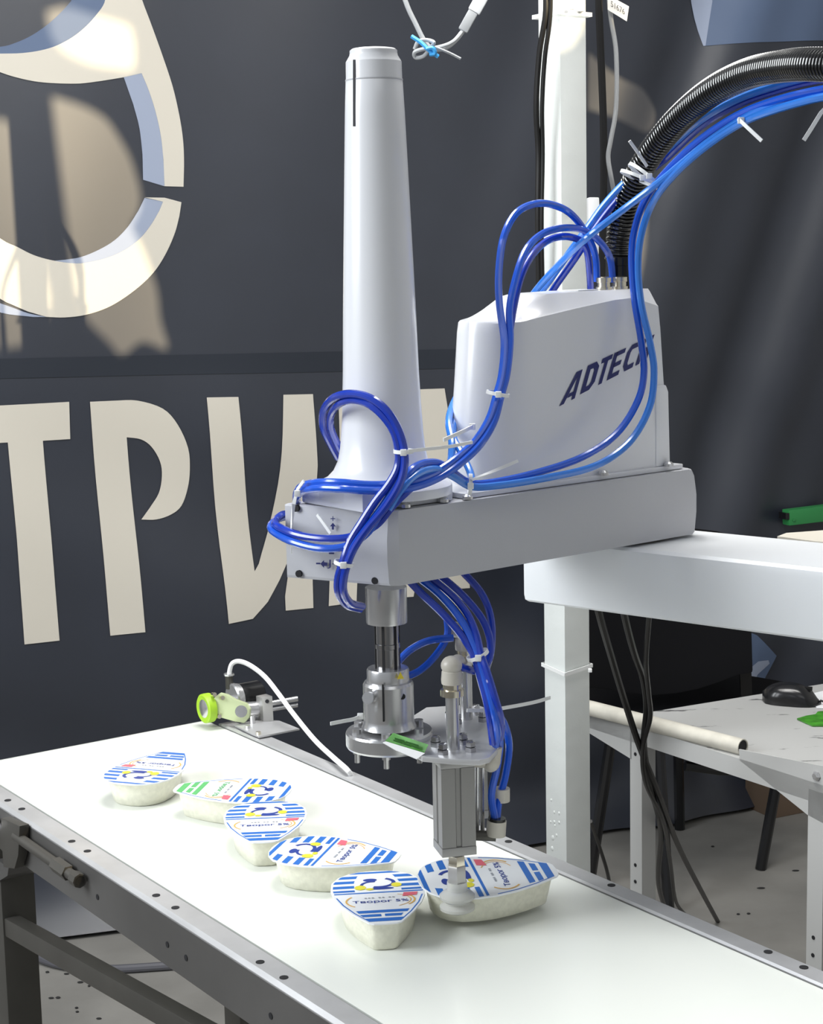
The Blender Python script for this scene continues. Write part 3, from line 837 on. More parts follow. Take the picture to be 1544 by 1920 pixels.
# green tape on the flange
gt = thing('green_tape', W(762, 1397, 1.585), 'torn green tape strip stuck on the gripper flange', 'tape')
ts = MB()
q = [W(722, 1391, 1.590), W(737, 1376, 1.592), W(803, 1398, 1.572), (W(796, 1412, 1.570))]
ts.poly(q, V3((.0004, -.0008, .0012))); ts.fin('tape_face', M_GREEN, gt)
ts = MB(); ts.poly([W(718, 1392, 1.589), W(724, 1390, 1.589), W(797, 1412, 1.569), W(782, 1423, 1.569), W(740, 1405, 1.58)], V3((0, .0008, -.0008))); ts.fin('tape_back', M_LABEL, gt)
bs = MB()
for a0, a1, b0, b1 in ((.05, .42, .55, .95), (.47, .95, .55, .9), (.0, .30, .05, .40), (.36, .62, .0, .38), (.68, .98, .05, .40)):
    bs.poly([W(738 + 50 * a, 1390 + 15 * a - 8 * b, 1.5865 - .017 * a) for a, b in ((a0, b0), (a1, b0), (a1, b1), (a0, b1))], V3((0, -.0001, .0002)))
bs = bs.fin('print_marks', mat('dark_green_print', (.02, .10, .015), .4), gt)
bs['kind'] = 'stuff'

# ------------------------------------------------------------------ hoses
def path(pts, n=6): return cr([W(*p) for p in pts], n)
HR = .0037
def hose(label, pts, m=M_HOSE, r=HR, group='blue air hoses'):
    o = MB().tube(path(pts), r, 10).fin('air_hose', m)
    return tag(o, label, 'hose', group)
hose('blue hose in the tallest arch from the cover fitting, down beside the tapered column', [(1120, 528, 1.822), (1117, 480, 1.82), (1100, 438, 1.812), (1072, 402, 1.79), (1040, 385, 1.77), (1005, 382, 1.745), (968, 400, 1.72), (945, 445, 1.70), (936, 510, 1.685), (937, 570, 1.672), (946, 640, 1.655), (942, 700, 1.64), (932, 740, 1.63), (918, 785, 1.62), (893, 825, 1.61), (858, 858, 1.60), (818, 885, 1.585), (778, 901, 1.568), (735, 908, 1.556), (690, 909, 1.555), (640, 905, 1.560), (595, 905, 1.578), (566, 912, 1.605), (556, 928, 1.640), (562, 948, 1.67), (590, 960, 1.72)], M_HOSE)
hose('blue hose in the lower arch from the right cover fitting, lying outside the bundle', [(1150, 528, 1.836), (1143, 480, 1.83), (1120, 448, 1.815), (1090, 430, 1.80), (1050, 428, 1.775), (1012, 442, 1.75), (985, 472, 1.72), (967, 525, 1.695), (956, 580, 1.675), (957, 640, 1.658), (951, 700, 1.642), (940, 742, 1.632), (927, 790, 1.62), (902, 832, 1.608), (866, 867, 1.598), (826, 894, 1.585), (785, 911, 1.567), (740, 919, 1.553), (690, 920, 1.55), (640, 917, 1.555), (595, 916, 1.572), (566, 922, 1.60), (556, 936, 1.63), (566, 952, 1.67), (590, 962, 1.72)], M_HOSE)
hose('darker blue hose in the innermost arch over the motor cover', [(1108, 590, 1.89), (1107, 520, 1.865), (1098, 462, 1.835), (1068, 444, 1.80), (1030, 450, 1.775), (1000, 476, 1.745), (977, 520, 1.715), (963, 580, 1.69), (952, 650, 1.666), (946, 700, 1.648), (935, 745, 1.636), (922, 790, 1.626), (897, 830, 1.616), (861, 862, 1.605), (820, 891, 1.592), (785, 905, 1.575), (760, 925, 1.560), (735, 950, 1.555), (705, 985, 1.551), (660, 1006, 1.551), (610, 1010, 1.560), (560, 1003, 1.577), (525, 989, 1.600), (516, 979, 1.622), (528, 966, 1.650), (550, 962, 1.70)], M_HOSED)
hose('blue hose following the conduit then curving along the lower edge of the motor cover', [(2385, 1030, 1.40), (2260, 710, 1.375), (2080, 425, 1.335), (1850, 230, 1.33), (1640, 160, 1.45), (1544, 168, 1.52), (1450, 190, 1.59), (1380, 218, 1.645), (1310, 265, 1.695), (1250, 322, 1.74), (1212, 372, 1.77), (1192, 425, 1.782), (1185, 480, 1.783), (1190, 560, 1.775), (1203, 640, 1.768), (1208, 700, 1.760), (1195, 755, 1.745), (1155, 815, 1.722), (1090, 858, 1.695), (1000, 888, 1.655), (920, 905, 1.625), (880, 905, 1.612), (845, 882, 1.60), (820, 868, 1.592), (790, 870, 1.578), (765, 888, 1.560), (742, 925, 1.553), (712, 965, 1.549), (688, 1000, 1.548), (650, 1024, 1.548), (600, 1028, 1.558), (550, 1016, 1.578), (516, 999, 1.605), (508, 986, 1.630), (524, 972, 1.660), (550, 966, 1.71)], M_HOSE)
hose('light blue hose bulging furthest right over the motor cover', [(2370, 1030, 1.41), (2245, 720, 1.38), (2065, 440, 1.345), (1845, 248, 1.335), (1640, 176, 1.44), (1544, 182, 1.51), (1450, 207, 1.58), (1385, 234, 1.635), (1315, 282, 1.685), (1255, 338, 1.73), (1222, 385, 1.762), (1203, 440, 1.775), (1197, 500, 1.777), (1203, 570, 1.77), (1220, 645, 1.762), (1227, 700, 1.755), (1218, 765, 1.742), (1180, 830, 1.722), (1115, 874, 1.692), (1020, 897, 1.655), (930, 911, 1.622), (884, 912, 1.608), (850, 893, 1.595), (818, 880, 1.585), (785, 888, 1.568), (757, 912, 1.553), (728, 955, 1.548)], M_HOSEL)
hose('blue hose crossing in front of the conduit and passing behind the motor cover', [(2378, 1030, 1.42), (2252, 715, 1.39), (2072, 432, 1.355), (1848, 240, 1.345), (1640, 168, 1.45), (1544, 176, 1.53), (1440, 200, 1.60), (1340, 258, 1.67), (1245, 335, 1.735), (1180, 385, 1.765), (1100, 447, 1.785), (1045, 500, 1.83), (1000, 552, 1.88), (950, 630, 1.88), (890, 715, 1.80), (860, 770, 1.74), (850, 815, 1.70), (866, 850, 1.67), (882, 885, 1.64), (886, 908, 1.618)], M_HOSEL)
hose('blue hose running down left of the conduit behind the arches', [(2395, 1030, 1.43), (2275, 700, 1.40), (2095, 410, 1.365), (1860, 212, 1.36), (1600, 140, 1.50), (1440, 165, 1.63), (1330, 215, 1.73), (1240, 290, 1.80), (1180, 335, 1.82), (1135, 382, 1.83), (1100, 430, 1.84), (1065, 478, 1.86), (1028, 530, 1.89), (990, 580, 1.90), (930, 650, 1.87), (882, 705, 1.80), (853, 752, 1.75), (842, 790, 1.71), (848, 830, 1.68), (845, 868, 1.66), (835, 885, 1.64)], M_HOSEL)
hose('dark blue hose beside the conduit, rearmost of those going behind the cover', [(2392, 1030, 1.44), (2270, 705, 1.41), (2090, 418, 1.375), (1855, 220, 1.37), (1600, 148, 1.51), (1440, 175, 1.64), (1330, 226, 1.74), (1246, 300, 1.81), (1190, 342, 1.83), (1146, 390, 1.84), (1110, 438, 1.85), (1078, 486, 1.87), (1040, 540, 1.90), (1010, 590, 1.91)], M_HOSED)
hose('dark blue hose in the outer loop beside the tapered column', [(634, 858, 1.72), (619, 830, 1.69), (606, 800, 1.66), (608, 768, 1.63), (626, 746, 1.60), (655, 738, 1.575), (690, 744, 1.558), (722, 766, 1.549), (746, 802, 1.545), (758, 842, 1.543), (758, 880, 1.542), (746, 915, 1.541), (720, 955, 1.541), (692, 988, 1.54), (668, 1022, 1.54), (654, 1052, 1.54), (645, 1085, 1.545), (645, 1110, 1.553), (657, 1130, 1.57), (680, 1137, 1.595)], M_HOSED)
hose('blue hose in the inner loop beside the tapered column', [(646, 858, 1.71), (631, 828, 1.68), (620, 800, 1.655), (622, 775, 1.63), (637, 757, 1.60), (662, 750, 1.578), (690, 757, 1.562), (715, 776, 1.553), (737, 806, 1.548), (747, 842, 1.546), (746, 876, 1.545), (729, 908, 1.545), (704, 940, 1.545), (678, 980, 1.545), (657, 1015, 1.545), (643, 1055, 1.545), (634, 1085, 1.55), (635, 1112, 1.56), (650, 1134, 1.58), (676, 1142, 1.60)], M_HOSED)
hose('blue hose hugging the twisted bundle in front of the arm end', [(752, 852, 1.552), (754, 882, 1.548), (738, 918, 1.546), (712, 958, 1.545), (684, 994, 1.544), (661, 1026, 1.544), (647, 1055, 1.546), (640, 1085, 1.552), (641, 1110, 1.562), (655, 1134, 1.58)], M_HOSE)
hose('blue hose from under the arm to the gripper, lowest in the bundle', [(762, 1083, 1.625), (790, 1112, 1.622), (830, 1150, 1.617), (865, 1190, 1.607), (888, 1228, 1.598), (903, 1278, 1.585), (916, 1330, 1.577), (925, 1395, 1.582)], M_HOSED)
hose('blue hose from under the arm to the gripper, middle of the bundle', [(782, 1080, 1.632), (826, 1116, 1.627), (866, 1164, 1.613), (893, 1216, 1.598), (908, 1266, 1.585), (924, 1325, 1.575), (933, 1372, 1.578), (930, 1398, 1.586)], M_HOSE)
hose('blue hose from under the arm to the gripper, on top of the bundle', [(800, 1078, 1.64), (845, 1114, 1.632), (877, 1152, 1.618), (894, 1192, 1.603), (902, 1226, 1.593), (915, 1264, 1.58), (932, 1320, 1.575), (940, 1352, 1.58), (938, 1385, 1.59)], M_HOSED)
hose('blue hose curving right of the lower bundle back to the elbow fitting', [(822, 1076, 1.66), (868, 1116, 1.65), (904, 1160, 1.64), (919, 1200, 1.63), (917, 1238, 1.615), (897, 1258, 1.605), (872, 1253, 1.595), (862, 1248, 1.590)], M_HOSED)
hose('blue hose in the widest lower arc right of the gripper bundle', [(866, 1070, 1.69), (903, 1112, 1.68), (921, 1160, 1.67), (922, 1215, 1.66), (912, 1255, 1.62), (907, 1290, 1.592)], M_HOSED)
hose('light blue hose curling from the rear fitting behind the screw shaft', [(838, 1155, 1.69), (839, 1192, 1.69), (818, 1228, 1.68), (788, 1257, 1.67), (755, 1271, 1.665), (735, 1275, 1.66)], M_HOSE)
hose('blue hose looping left from the rear elbow towards the shaft', [(850, 1196, 1.68), (806, 1201, 1.675), (772, 1217, 1.67), (748, 1240, 1.665), (735, 1262, 1.66)], M_HOSE)
hose('blue hose hanging outermost right of the gripper down to its lower port', [(925, 1328, 1.61), (946, 1358, 1.615), (955, 1400, 1.615), (948, 1455, 1.612), (936, 1500, 1.608), (932, 1540, 1.602)], M_HOSE)
hose('blue hose dropping close behind the square cylinder to the lower port', [(930, 1345, 1.60), (938, 1390, 1.605), (932, 1440, 1.605), (922, 1490, 1.602), (929, 1538, 1.60)], M_HOSE)

# corrugated conduit
cpth = cr([W(*p) for p in [(1158, 490, 1.858), (1162, 440, 1.855), (1172, 390, 1.845), (1193, 335, 1.82), (1226, 280, 1.785), (1275, 222, 1.73), (1335, 172, 1.66), (1400, 139, 1.59), (1470, 124, 1.51), (1544, 121, 1.43), (1660, 130, 1.36), (1860, 200, 1.30), (2100, 400, 1.32), (2290, 680, 1.36), (2400, 960, 1.40), (2420, 1040, 1.41)]], 60)
# resample evenly
acc = [0]
for a, b_ in zip(cpth, cpth[1:]): acc.append(acc[-1] + (b_ - a).length)
per = .0050
NR = int(acc[-1] / per)
ev, j = [], 0
tot = NR * 6
for i in range(tot + 1):
    d_ = acc[-1] * i / tot
    while j < len(acc) - 2 and acc[j + 1] < d_: j += 1
    f_ = (d_ - acc[j]) / max(acc[j + 1] - acc[j], 1e-9)
    ev.append(cpth[j].lerp(cpth[j + 1], f_))
kk = [0]
def crr(t_):
    i = round(t_ * tot) % 6
    return (.0112, .0112, .0134, .0139, .0139, .0134)[i]
o = MB().tube(ev, crr, 20).fin('corrugated_conduit', M_COND, ang=.3)
tag(o, 'black ribbed cable conduit arching from the motor cover off to the right', 'conduit')

# ------------------------------------------------------------------ cable ties
def tie(label, ring, tail=None, w=.0034, side=V3((0, 0, 1)), head=None):
    root = thing('cable_tie', ring[0], label, 'cable tie', 'white cable ties')
    MB().strap(ring, w, .0013, side).fin('loop', M_TIE, root)
    h = head or ring[len(ring) // 2]
    MB().box(h, .0058, .005, .0058).fin('head', M_TIE, root, bevel=.0008)
    if tail:
        MB().strap(cr(tail, 4), .0030, .0012, side).fin('tail', M_TIE, root)
    return root
def ring_around(c, ax, ra, rb=None, n=20):
    e1, e2, _ = frame(ax)
    rb = rb or ra
    return [c + e1 * (ra * math.cos(2 * math.pi * k / n)) + e2 * (rb * math.sin(2 * math.pi * k / n)) for k in range(n + 1)]
def pix_tie(label, c, Y, ax, ra, rb=None, tail=None):
    C_ = W(*c, Y)
    axv = (W(*ax[0], Y) - W(*ax[1], Y)).normalized()
    rg = ring_around(C_, axv, ra, rb)
    h = min(rg, key=lambda p: p.y)
    return tie(label, rg, tail, side=axv, head=h)
pix_tie('white cable tie around the hoses in front of the motor cover', (934, 738), 1.632, ((940, 700), (925, 775)), .0105, .0105)
pix_tie('white cable tie at the top of the twisted bundle, long tail pointing right', (757, 846), 1.548, ((757, 820), (757, 870)), .0105, .0085, [W(765, 846, 1.536), W(800, 842, 1.56), W(845, 837, 1.58), W(886, 829, 1.60)])
pix_tie('white cable tie at the bottom of the twisted bundle below the arm marking', (645, 1056), 1.545, ((650, 1030), (640, 1080)), .0105, .0085)
pix_tie('white cable tie on the lower hose bundle above the gripper plate', (896, 1228), 1.60, ((885, 1205), (906, 1250)), .0130, .0105)
pix_tie('white cable tie beside the base of the motor cover, tail pointing up right', (882, 908), 1.612, ((900, 908), (860, 906)), .0115, .0095, [W(884, 900, 1.60), W(920, 886, 1.615), W(972, 864, 1.62)])
pix_tie('white cable tie crossed twice around the ribbed conduit, tail up left', (1200, 335), 1.785, ((1215, 290), (1180, 370)), .0225, .0205, [W(1214, 312, 1.78), W(1198, 288, 1.775), W(1181, 264, 1.77)])
pix_tie('second white cable tie lying askew over the conduit and the hoses', (1212, 332), 1.772, ((1238, 290), (1190, 350)), .0225, .0215)
tie('white cable tie strapped down the left end of the arm', [W(570, 902, 1.58), W(558, 918, 1.59), W(551, 945, 1.603), (W(547, 985, 1.59)), W(546, 1020, 1.585), W(547, 1035, 1.60)], [W(595, 965, 1.58), W(606, 980, 1.575), W(620, 1000, 1.57)], head=W(558, 925, 1.585))
tie('stub of a white cable tie pointing down left from between arm and cover', [W(886, 800, 1.62), W(870, 808, 1.60), W(850, 817, 1.585), W(832, 825, 1.575)], head=W(886, 800, 1.625))
tie('white cable tie tail sticking out left of the clamp sleeve', cr([W(680, 1340, 1.612), W(665, 1348, 1.60), W(645, 1352, 1.592), W(620, 1357, 1.585)], 4), head=W(676, 1343, 1.607))
tie('long white cable tie tail reaching from the gripper hoses to the post', cr([W(876, 1332, 1.60), W(920, 1331, 1.62), W(965, 1324, 1.66), W(1005, 1316, 1.70), W(1032, 1308, 1.73)], 4), head=W(912, 1332, 1.60))
tie('white cable tie tail poking right below the conduit', [W(1385, 222, 1.62), W(1395, 232, 1.615), W(1412, 248, 1.61), W(1429, 264, 1.605)], head=W(1390, 226, 1.62))
tie('white cable tie tail at the right under the conduit, pointing down left', [W(1556, 195, 1.51), W(1540, 212, 1.51), W(1524, 238, 1.51), W(1508, 263, 1.51)], head=W(1556, 192, 1.51))

# ------------------------------------------------------------------ post and its cables
PY = 2.60
pe = W(1059, 1140, PY)            # near vertical edge
PS = .050
pc_ = V3((pe.x, pe.y, 0)) + (CN * (PS / 2) + CA * (PS / 2))
post = thing('steel_post', (pc_.x, pc_.y, 0), 'white painted square steel post standing behind the conveyor', 'post')
MB().box(V3((pc_.x, pc_.y, 1.35)), PS, PS, 2.7, CN, CA).fin('tube', M_POST, post, bevel=.002)
MB().box(V3((pc_.x, pc_.y, .005)), .14, .14, .01, CN, CA).fin('foot_plate', M_POST, post, bevel=.001)
bl = MB()
for x, y, r in ((1040, 1523, .0022), (1049, 1525, .0026), (1040, 1541, .0026), (1049, 1542, .0024), (1033, 1541, .002), (1044, 1566, .0024), (1037, 1571, .0038), (1036, 1591, .0036), (1034, 1500, .002), (1041, 1548, .002)):
    bl.ball(Wp(x, y, pe, CN), .001, r, r * 1.1, CN, CA, seg=8, rg=6)
bl = bl.fin('paint_blisters', M_POST, post)
bl['kind'] = 'stuff'
def sq_ring(z, e=.0035, tilt=0.0):
    h = PS / 2 + e
    return [V3((pc_.x, pc_.y, z + tz)) + CN * a + CA * b_ for a, b_, tz in ((-h, -h, 0), (h, -h, tilt), (h, h, tilt), (-h, h, tilt), (-h, -h, 0))]
z1, z2 = W(1060, 24, PY).z, W(1060, 1264, PY).z
tie('white cable tie around the post near the top of the picture', sq_ring(z1, .006), w=.006, head=W(1073, 14, PY - .01))
MB().box(W(1090, 16, PY + .01), .008, .008, .009).fin('head', M_TIE, bpy.data.objects[[o.name for o in bpy.data.objects if o.name.startswith('cable_tie')][-1]] if False else post, bevel=.001)
tie('white cable tie around the lower part of the post', sq_ring(z2, .003, .006), w=.006, head=W(1107, 1257, PY + .012))
def cable(name, label, pts, r, m, group=None, cat='cable', n=6):
    return tag(MB().tube(path(pts, n), r, 8).fin(name, m), label, cat, group)
GC = 'black cables along the post'
cable('power_cable', 'black cable hanging loosely left of the post', [(1045, -280, 2.645), (1032, -180, 2.62), (1022, -80, 2.58), (1024, 20, 2.57), (1012, 100, 2.58), (1006, 200, 2.59), (1010, 290, 2.60), (1009, 400, 2.60), (1011, 560, 2.61), (1012, 700, 2.62)], .0042, M_BLACKM, GC)
cable('power_cable', 'black cable pressed close against the left face of the post', [(1052, -270, 2.645), (1040, -170, 2.615), (1034, -80, 2.57), (1032, 30, 2.57), (1022, 110, 2.58), (1017, 200, 2.59), (1018, 290, 2.60), (1016, 420, 2.60), (1018, 560, 2.61), (1018, 700, 2.62)], .0034, M_BLACKM, GC)
cable('power_cable', 'thick dark cable hanging right of the post', [(1088, -280, 2.66), (1108, -190, 2.69), (1121, -80, 2.72), (1124, 20, 2.72), (1128, 120, 2.72), (1132, 230, 2.72), (1133, 330, 2.72), (1131, 430, 2.72), (1128, 560, 2.72)], .0060, M_BLACKM)
sens = thing('sensor_cable', W(1155, 150, 2.7), 'thin grey cable with a white label hanging right of the post', 'cable')
MB().tube(path([(1090, -260, 2.66), (1120, -170, 2.69), (1140, -60, 2.7), (1143, 0, 2.7), (1147, 40, 2.7), (1156, 100, 2.7), (1156, 200, 2.7), (1146, 262, 2.7), (1141, 295, 2.7), (1147, 335, 2.7), (1156, 380, 2.72)]), .0036, 8).fin('cord', M_GREYC, sens)
lp = [W(x, y, 2.69) for x, y in ((1140, -10), (1180, 12), (1176, 40), (1140, 18))]
MB().poly(lp, V3((0, .001, 0))).fin('label', M_LABEL, sens)
flat_text('lettering', '51676', lambda a, b: W(1146 + 26 * a, 12 + 16 * a - 11 * b, 2.688), M_HOLE, sens)
jb = thing('junction_box', W(1118, 425, 2.75), 'small white junction box right of the post behind the hoses', 'box')
MB().poly([W(x, y, 2.76) for x, y in ((1104, 370), (1124, 370), (1130, 480), (1104, 480))], V3((0, .03, 0))).fin('housing', M_LABEL, jb, bevel=.002)
MB().cyl(W(1128, 380, 2.755), W(1130, 500, 2.755), .0015, seg=8).fin('lid_seam', M_GREYC, jb)

usb = thing('usb_cable', W(800, 80, 2.5), 'grey cable with a plug, knotted with a blue twist tie, hanging above the column', 'cable')
MB().tube(path([(690, -380, 2.5), (735, -90, 2.5), (760, 0, 2.5), (780, 45, 2.5), (797, 78, 2.5), (812, 92, 2.5), (835, 90, 2.5), (855, 75, 2.5), (870, 56, 2.5)]), .0034, 8).fin('cord', M_GREYC, usb)
MB().tube(path([(870, 56, 2.5), (850, 78, 2.49), (825, 88, 2.485), (795, 92, 2.485), (778, 98, 2.49), (780, 108, 2.495), (795, 105, 2.49), (806, 90, 2.485), (814, 80, 2.48), (800, 75, 2.485), (785, 78, 2.49), (778, 92, 2.495)]), .0028, 8).fin('knot', M_GREYC, usb)
MB().tube(path([(815, 88, 2.48), (840, 98, 2.485), (864, 110, 2.49)]), .0020, 6).fin('cord_end', M_GREYC, usb)
p0, p1 = W(868, 58, 2.5), W(888, 22, 2.5)
dx = (p1 - p0).normalized()
MB().box((p0 + p1) / 2, (p1 - p0).length, .014, .010, dx, dx.cross(V3((0, 1, 0))), V3((0, 1, 0))).fin('plug', M_GREYC, usb, bevel=.002)
p2 = W(930, -50, 2.5)
MB().box((p1 + p2) / 2, (p2 - p1).length, .018, .011, dx, dx.cross(V3((0, 1, 0))), V3((0, 1, 0))).fin('socket', M_LABEL, usb, bevel=.002)
MB().tube(path([(930, -50, 2.5), (970, -130, 2.5), (1000, -400, 2.5)]), .0034, 8).fin('cord', M_GREYC, usb)
MB().tube(path([(772, 68, 2.478), (790, 80, 2.475), (806, 95, 2.472), (822, 106, 2.475)]), .0032, 6).fin('twist_tie', M_WIREB, usb)
MB().tube(path([(800, 92, 2.47), (812, 90, 2.468), (816, 100, 2.47), (806, 102, 2.472)]), .0030, 6).fin('twist_tie', M_WIREB, usb)

# ------------------------------------------------------------------ table and things on it
TZ = .72
E0 = Wz(1108, 1320, TZ); E1 = Wz(1395, 1410, TZ)
TE = (E1 - E0).normalized()
TF = (Wz(1544, 1279, TZ) - Wz(1223, 1331, TZ)).normalized()
c0 = Wz(1150, 1346, TZ)
tw = .95
tlen = .80
table = thing('work_table', (c0.x + .3, c0.y - .1, 0), 'grey steel table with scuffed top right of the post', 'table')
top = [c0, c0 + TE * tlen, c0 + TE * tlen + TF * tw, c0 + TF * tw]
MB().poly(top, V3((0, 0, -.004))).fin('table_top', M_TABTOP, table, bevel=.0008)
TNo = V3((TE.y, -TE.x, 0))
if TNo.x > 0: TNo = -TNo
EPn = c0 + TNo * .002
def apron(px, name, thick=.003):
    pts = [Wp(x, y, EPn, TNo) for x, y in px]
    return MB().poly(pts, -TNo * thick).fin(name, M_TABLE, table)
def edge_px(t_):   # screen position of an edge point at table height (for polygon tops)
    return c0 + TE * t_
def strip(t0, t1, h0, h1, name):
    a, b_ = edge_px(t0) + TNo * .002, edge_px(t1) + TNo * .002
    return MB().poly([a, b_, b_ - V3((0, 0, h1)), a - V3((0, 0, h0))], -TNo * .003).fin(name, M_TABLE, table)
strip(-.06, tlen, .030, .030, 'apron')
apron([(1085, 1330), (1185, 1352), (1185, 1424), (1085, 1362)], 'gusset')
apron([(1386, 1405), (1560, 1440), (1560, 1552), (1515, 1528), (1388, 1426)], 'gusset')
def tleg(px0, px1, ytop, name='leg'):
    a, b_ = Wp(px0, ytop, EPn, TNo), Wp(px1, ytop, EPn, TNo)
    a.z = b_.z = TZ - .012
    l = MB().poly([a, b_, b_ - TNo * .003, a - TNo * .003], V3((0, 0, -(TZ - .012)))).fin(name, M_TABLE, table)
    hd = (b_ - a).normalized()
    MB().poly([b_ - TNo * .003, b_ - hd * .003 - TNo * .003, b_ - hd * .003 - TNo * .03, b_ - TNo * .03], V3((0, 0, -(TZ - .012)))).fin('leg_flange', M_TABLE, l)
    return l
l1 = tleg(1182, 1204, 1400)
l2 = tleg(1516, 1546, 1520)
for x, y, l in ((1192, 1414, l1), (1192, 1622, l1), (1192, 1653, l1), (1526, 1758, l2), (1525, 1791, l2)):
    MB().lathe([(.0032, -.002), (.0032, .0006)], Wp(x, y, EPn + TNo * .0002, TNo), TNo, 10).fin('bolt_hole', M_HOLE, l)
for a, b_ in ((.0, tw - .02), (tlen - .05, tw - .02)):
    q = c0 + TE * a + TF * b_
    MB().box(V3((q.x, q.y, (TZ - .005) / 2)), .03, .03, TZ - .005, TE, TF).fin('leg', M_TABLE, table)
MB().lathe([(.0075, 0), (.0075, .002), (.0045, .005)], Wp(1532, 1455, EPn + TNo * .0006, TNo), TNo, 6).fin('bolt', M_STEEL, table)
# pipe lying along the table edge
pp = thing('pipe', E0, 'cream painted open-ended pipe lying along the table edge', 'pipe')
a = Wz(1085, 1322, TZ + .012); b_ = Wz(1394, 1401, TZ + .012)
dp = (b_ - a).normalized()
e1, e2, _ = frame(dp)
def circ(c, r, n=20): return [c + (e1 * math.cos(2 * math.pi * k / n) + e2 * math.sin(2 * math.pi * k / n)) * r for k in range(n)]
MB().rings([circ(a, .0128), circ(b_, .0128), circ(b_, .0112), circ(b_ - dp * .05, .0112)]).fin('tube', M_PIPE, pp, ang=.5)
MB().rings([circ(b_ - dp * .0025, .0111), circ(b_ - dp * .002, .0111)]).fin('dark_bore', M_HOLE, pp)
# mouse
mp_ = Wz(1485, 1318, TZ)
mouse = thing('computer_mouse', mp_, 'black computer mouse on the grey table', 'mouse')
mx = V3((.93, -.36, 0)).normalized(); my = V3((.36, .93, 0)).normalized()
rg = []
for i in range(13):
    t_ = -1 + 2 * i / 12
    w_ = .027 * max(0, 1 - abs(t_) ** 3.2) ** .5 + .0008
    h_ = .034 * (1 - abs(t_ + .12) ** 2.4 if abs(t_ + .12) < 1 else .02) ** .6 + .001
    h_ = max(h_, .003)
    ring = []
    for k in range(14):
        an = math.pi * k / 13
        ring.append(mp_ + mx * (.050 * t_) + my * (w_ * math.cos(an)) + V3((0, 0, .001 + h_ * max(0, math.sin(an)) ** .7)))
    rg.append(ring)
MB().rings(rg).fin('shell', M_BLACK, mouse, ang=.8)
MB().box(mp_ + mx * .028 + V3((0, 0, .0275)), .014, .004, .007, mx, my).fin('scroll_wheel', M_BLACKM, mouse, bevel=.001)
MB().tube(cr([mp_ + mx * .048 + V3((0, 0, .008)), mp_ + mx * .075 - my * .004 + V3((0, 0, .003)), mp_ + mx * .14 - my * .02 + V3((0, 0, .003)), mp_ + mx * .25 + V3((0, 0, .003))], 6), .0018, 6).fin('cord', M_BLACKM, mouse)
pa_ = MB().poly([Wz(x, y, TZ + .0006) for x, y in ((1518, 1302), (1570, 1290), (1600, 1330), (1532, 1328))], V3((0, 0, .0006))).fin('paper_sheet', M_PAPER)
tag(pa_, 'white paper sheet behind the mouse at the right edge', 'paper')
gl = MB().poly([Wz(x, y, TZ + .001) for x, y in ((1495, 1349), (1512, 1344), (1530, 1341), (1534, 1336), (1580, 1332), (1580, 1362), (1524, 1362))], V3((0, 0, .002))).fin('green_tape', M_GREEN)
tag(gl, 'torn bright green tape piece on the grey table', 'tape')

# green strip on the banner at the right edge
gs = thing('green_strip', Wp(1500, 970, B0 + BN * .05, BN), 'green plastic strip with a black tip fixed to the banner at the right', 'strip')
GB = B0 + BN * .045
MB().poly([Wp(x, y, GB, BN) for x, y in ((1480, 957), (1600, 942), (1600, 972), (1481, 986))], -BN * .03).fin('bar', M_GREENP, gs, bevel=.003)
MB().poly([Wp(x, y, GB, BN) for x, y in ((1474, 962), (1481, 962), (1481, 974), (1474, 974))], -BN * .03).fin('tip', M_BLACK, gs)
MB().lathe([(.004, 0), (.004, .002)], Wp(1489, 975, GB + BN * .001, BN), BN, 10).fin('screw', M_GREENP, gs)
# pale plate mounted behind the base arm
MB().poly([Wz(x, y, ZT - .004) for x, y in ((1458, 1012.5), (1475, 1006), (1544, 1001), (1640, 995), (1640, 1030), (1530, 1022))], V3((0, 0, .004))).fin('rear_plate', M_CREAM, robot)

# ------------------------------------------------------------------ chair
ch = thing('office_chair', (.62, 4.0, 0), 'black upholstered visitor chair behind the grey table', 'chair')
cb = W(1262, 1230, 3.82)
rg = []
low = [(1104, 1290), (1140, 1294), (1180, 1300), (1222, 1305), (1270, 1301), (1310, 1293), (1350, 1280), (1385, 1266), (1413, 1262)]
top_ = [(1100, 1010), (1140, 1000), (1180, 995), (1222, 993), (1270, 993), (1310, 995), (1350, 1000), (1385, 1008), (1406, 1020)]
b = MB()
rings = []
for (lx, ly), (tx, ty) in zip(low, top_):
    curve = .05 * (((lx - 1258) / 155) ** 2)
    pts = []
    for k in range(7):
        f_ = k / 6
        pts.append(W(lx + (tx - lx) * f_, ly + (ty - ly) * f_, 3.80 + .05 * f_ - curve))
    pts2 = [p + V3((0, .035, 0)) for p in pts[::-1]]
    rings.append(pts + pts2)
b.rings(rings).fin('backrest', M_FABRIC, ch, bevel=.006, ang=.7)
# wide crest so the backrest shows a rounded pad, and the rest of the frame
seatc = V3((.625, 4.03, .43))
sx = V3((.68, .73, 0)).normalized(); sy = V3((-.73, .68, 0)).normalized()
MB().box(seatc, .44, .42, .055, sx, sy).fin('seat', M_FABRIC, ch, bevel=.02)
def cleg(p, q):
    MB().tube([p, p.lerp(q, .5), q], .0135, 10).fin('leg', M_BLACK, ch)
cleg(W(1232, 1330, 3.86), W(1256, 1735, 3.74))
cleg(W(1150, 1360, 3.90), Wz(1104, 1668, .0))
cleg(W(1462, 1440, 4.05), Wz(1427, 1630, 0))
cleg(V3((.66, 4.25, .40)), V3((.68, 4.33, 0)))
MB().strap([W(1398, 1255, 3.86), W(1400, 1300, 3.88), W(1404, 1360, 3.92), W(1404, 1420, 3.95)], .026, .012, V3((1, 0, 0))).fin('back_support', M_BLACK, ch)
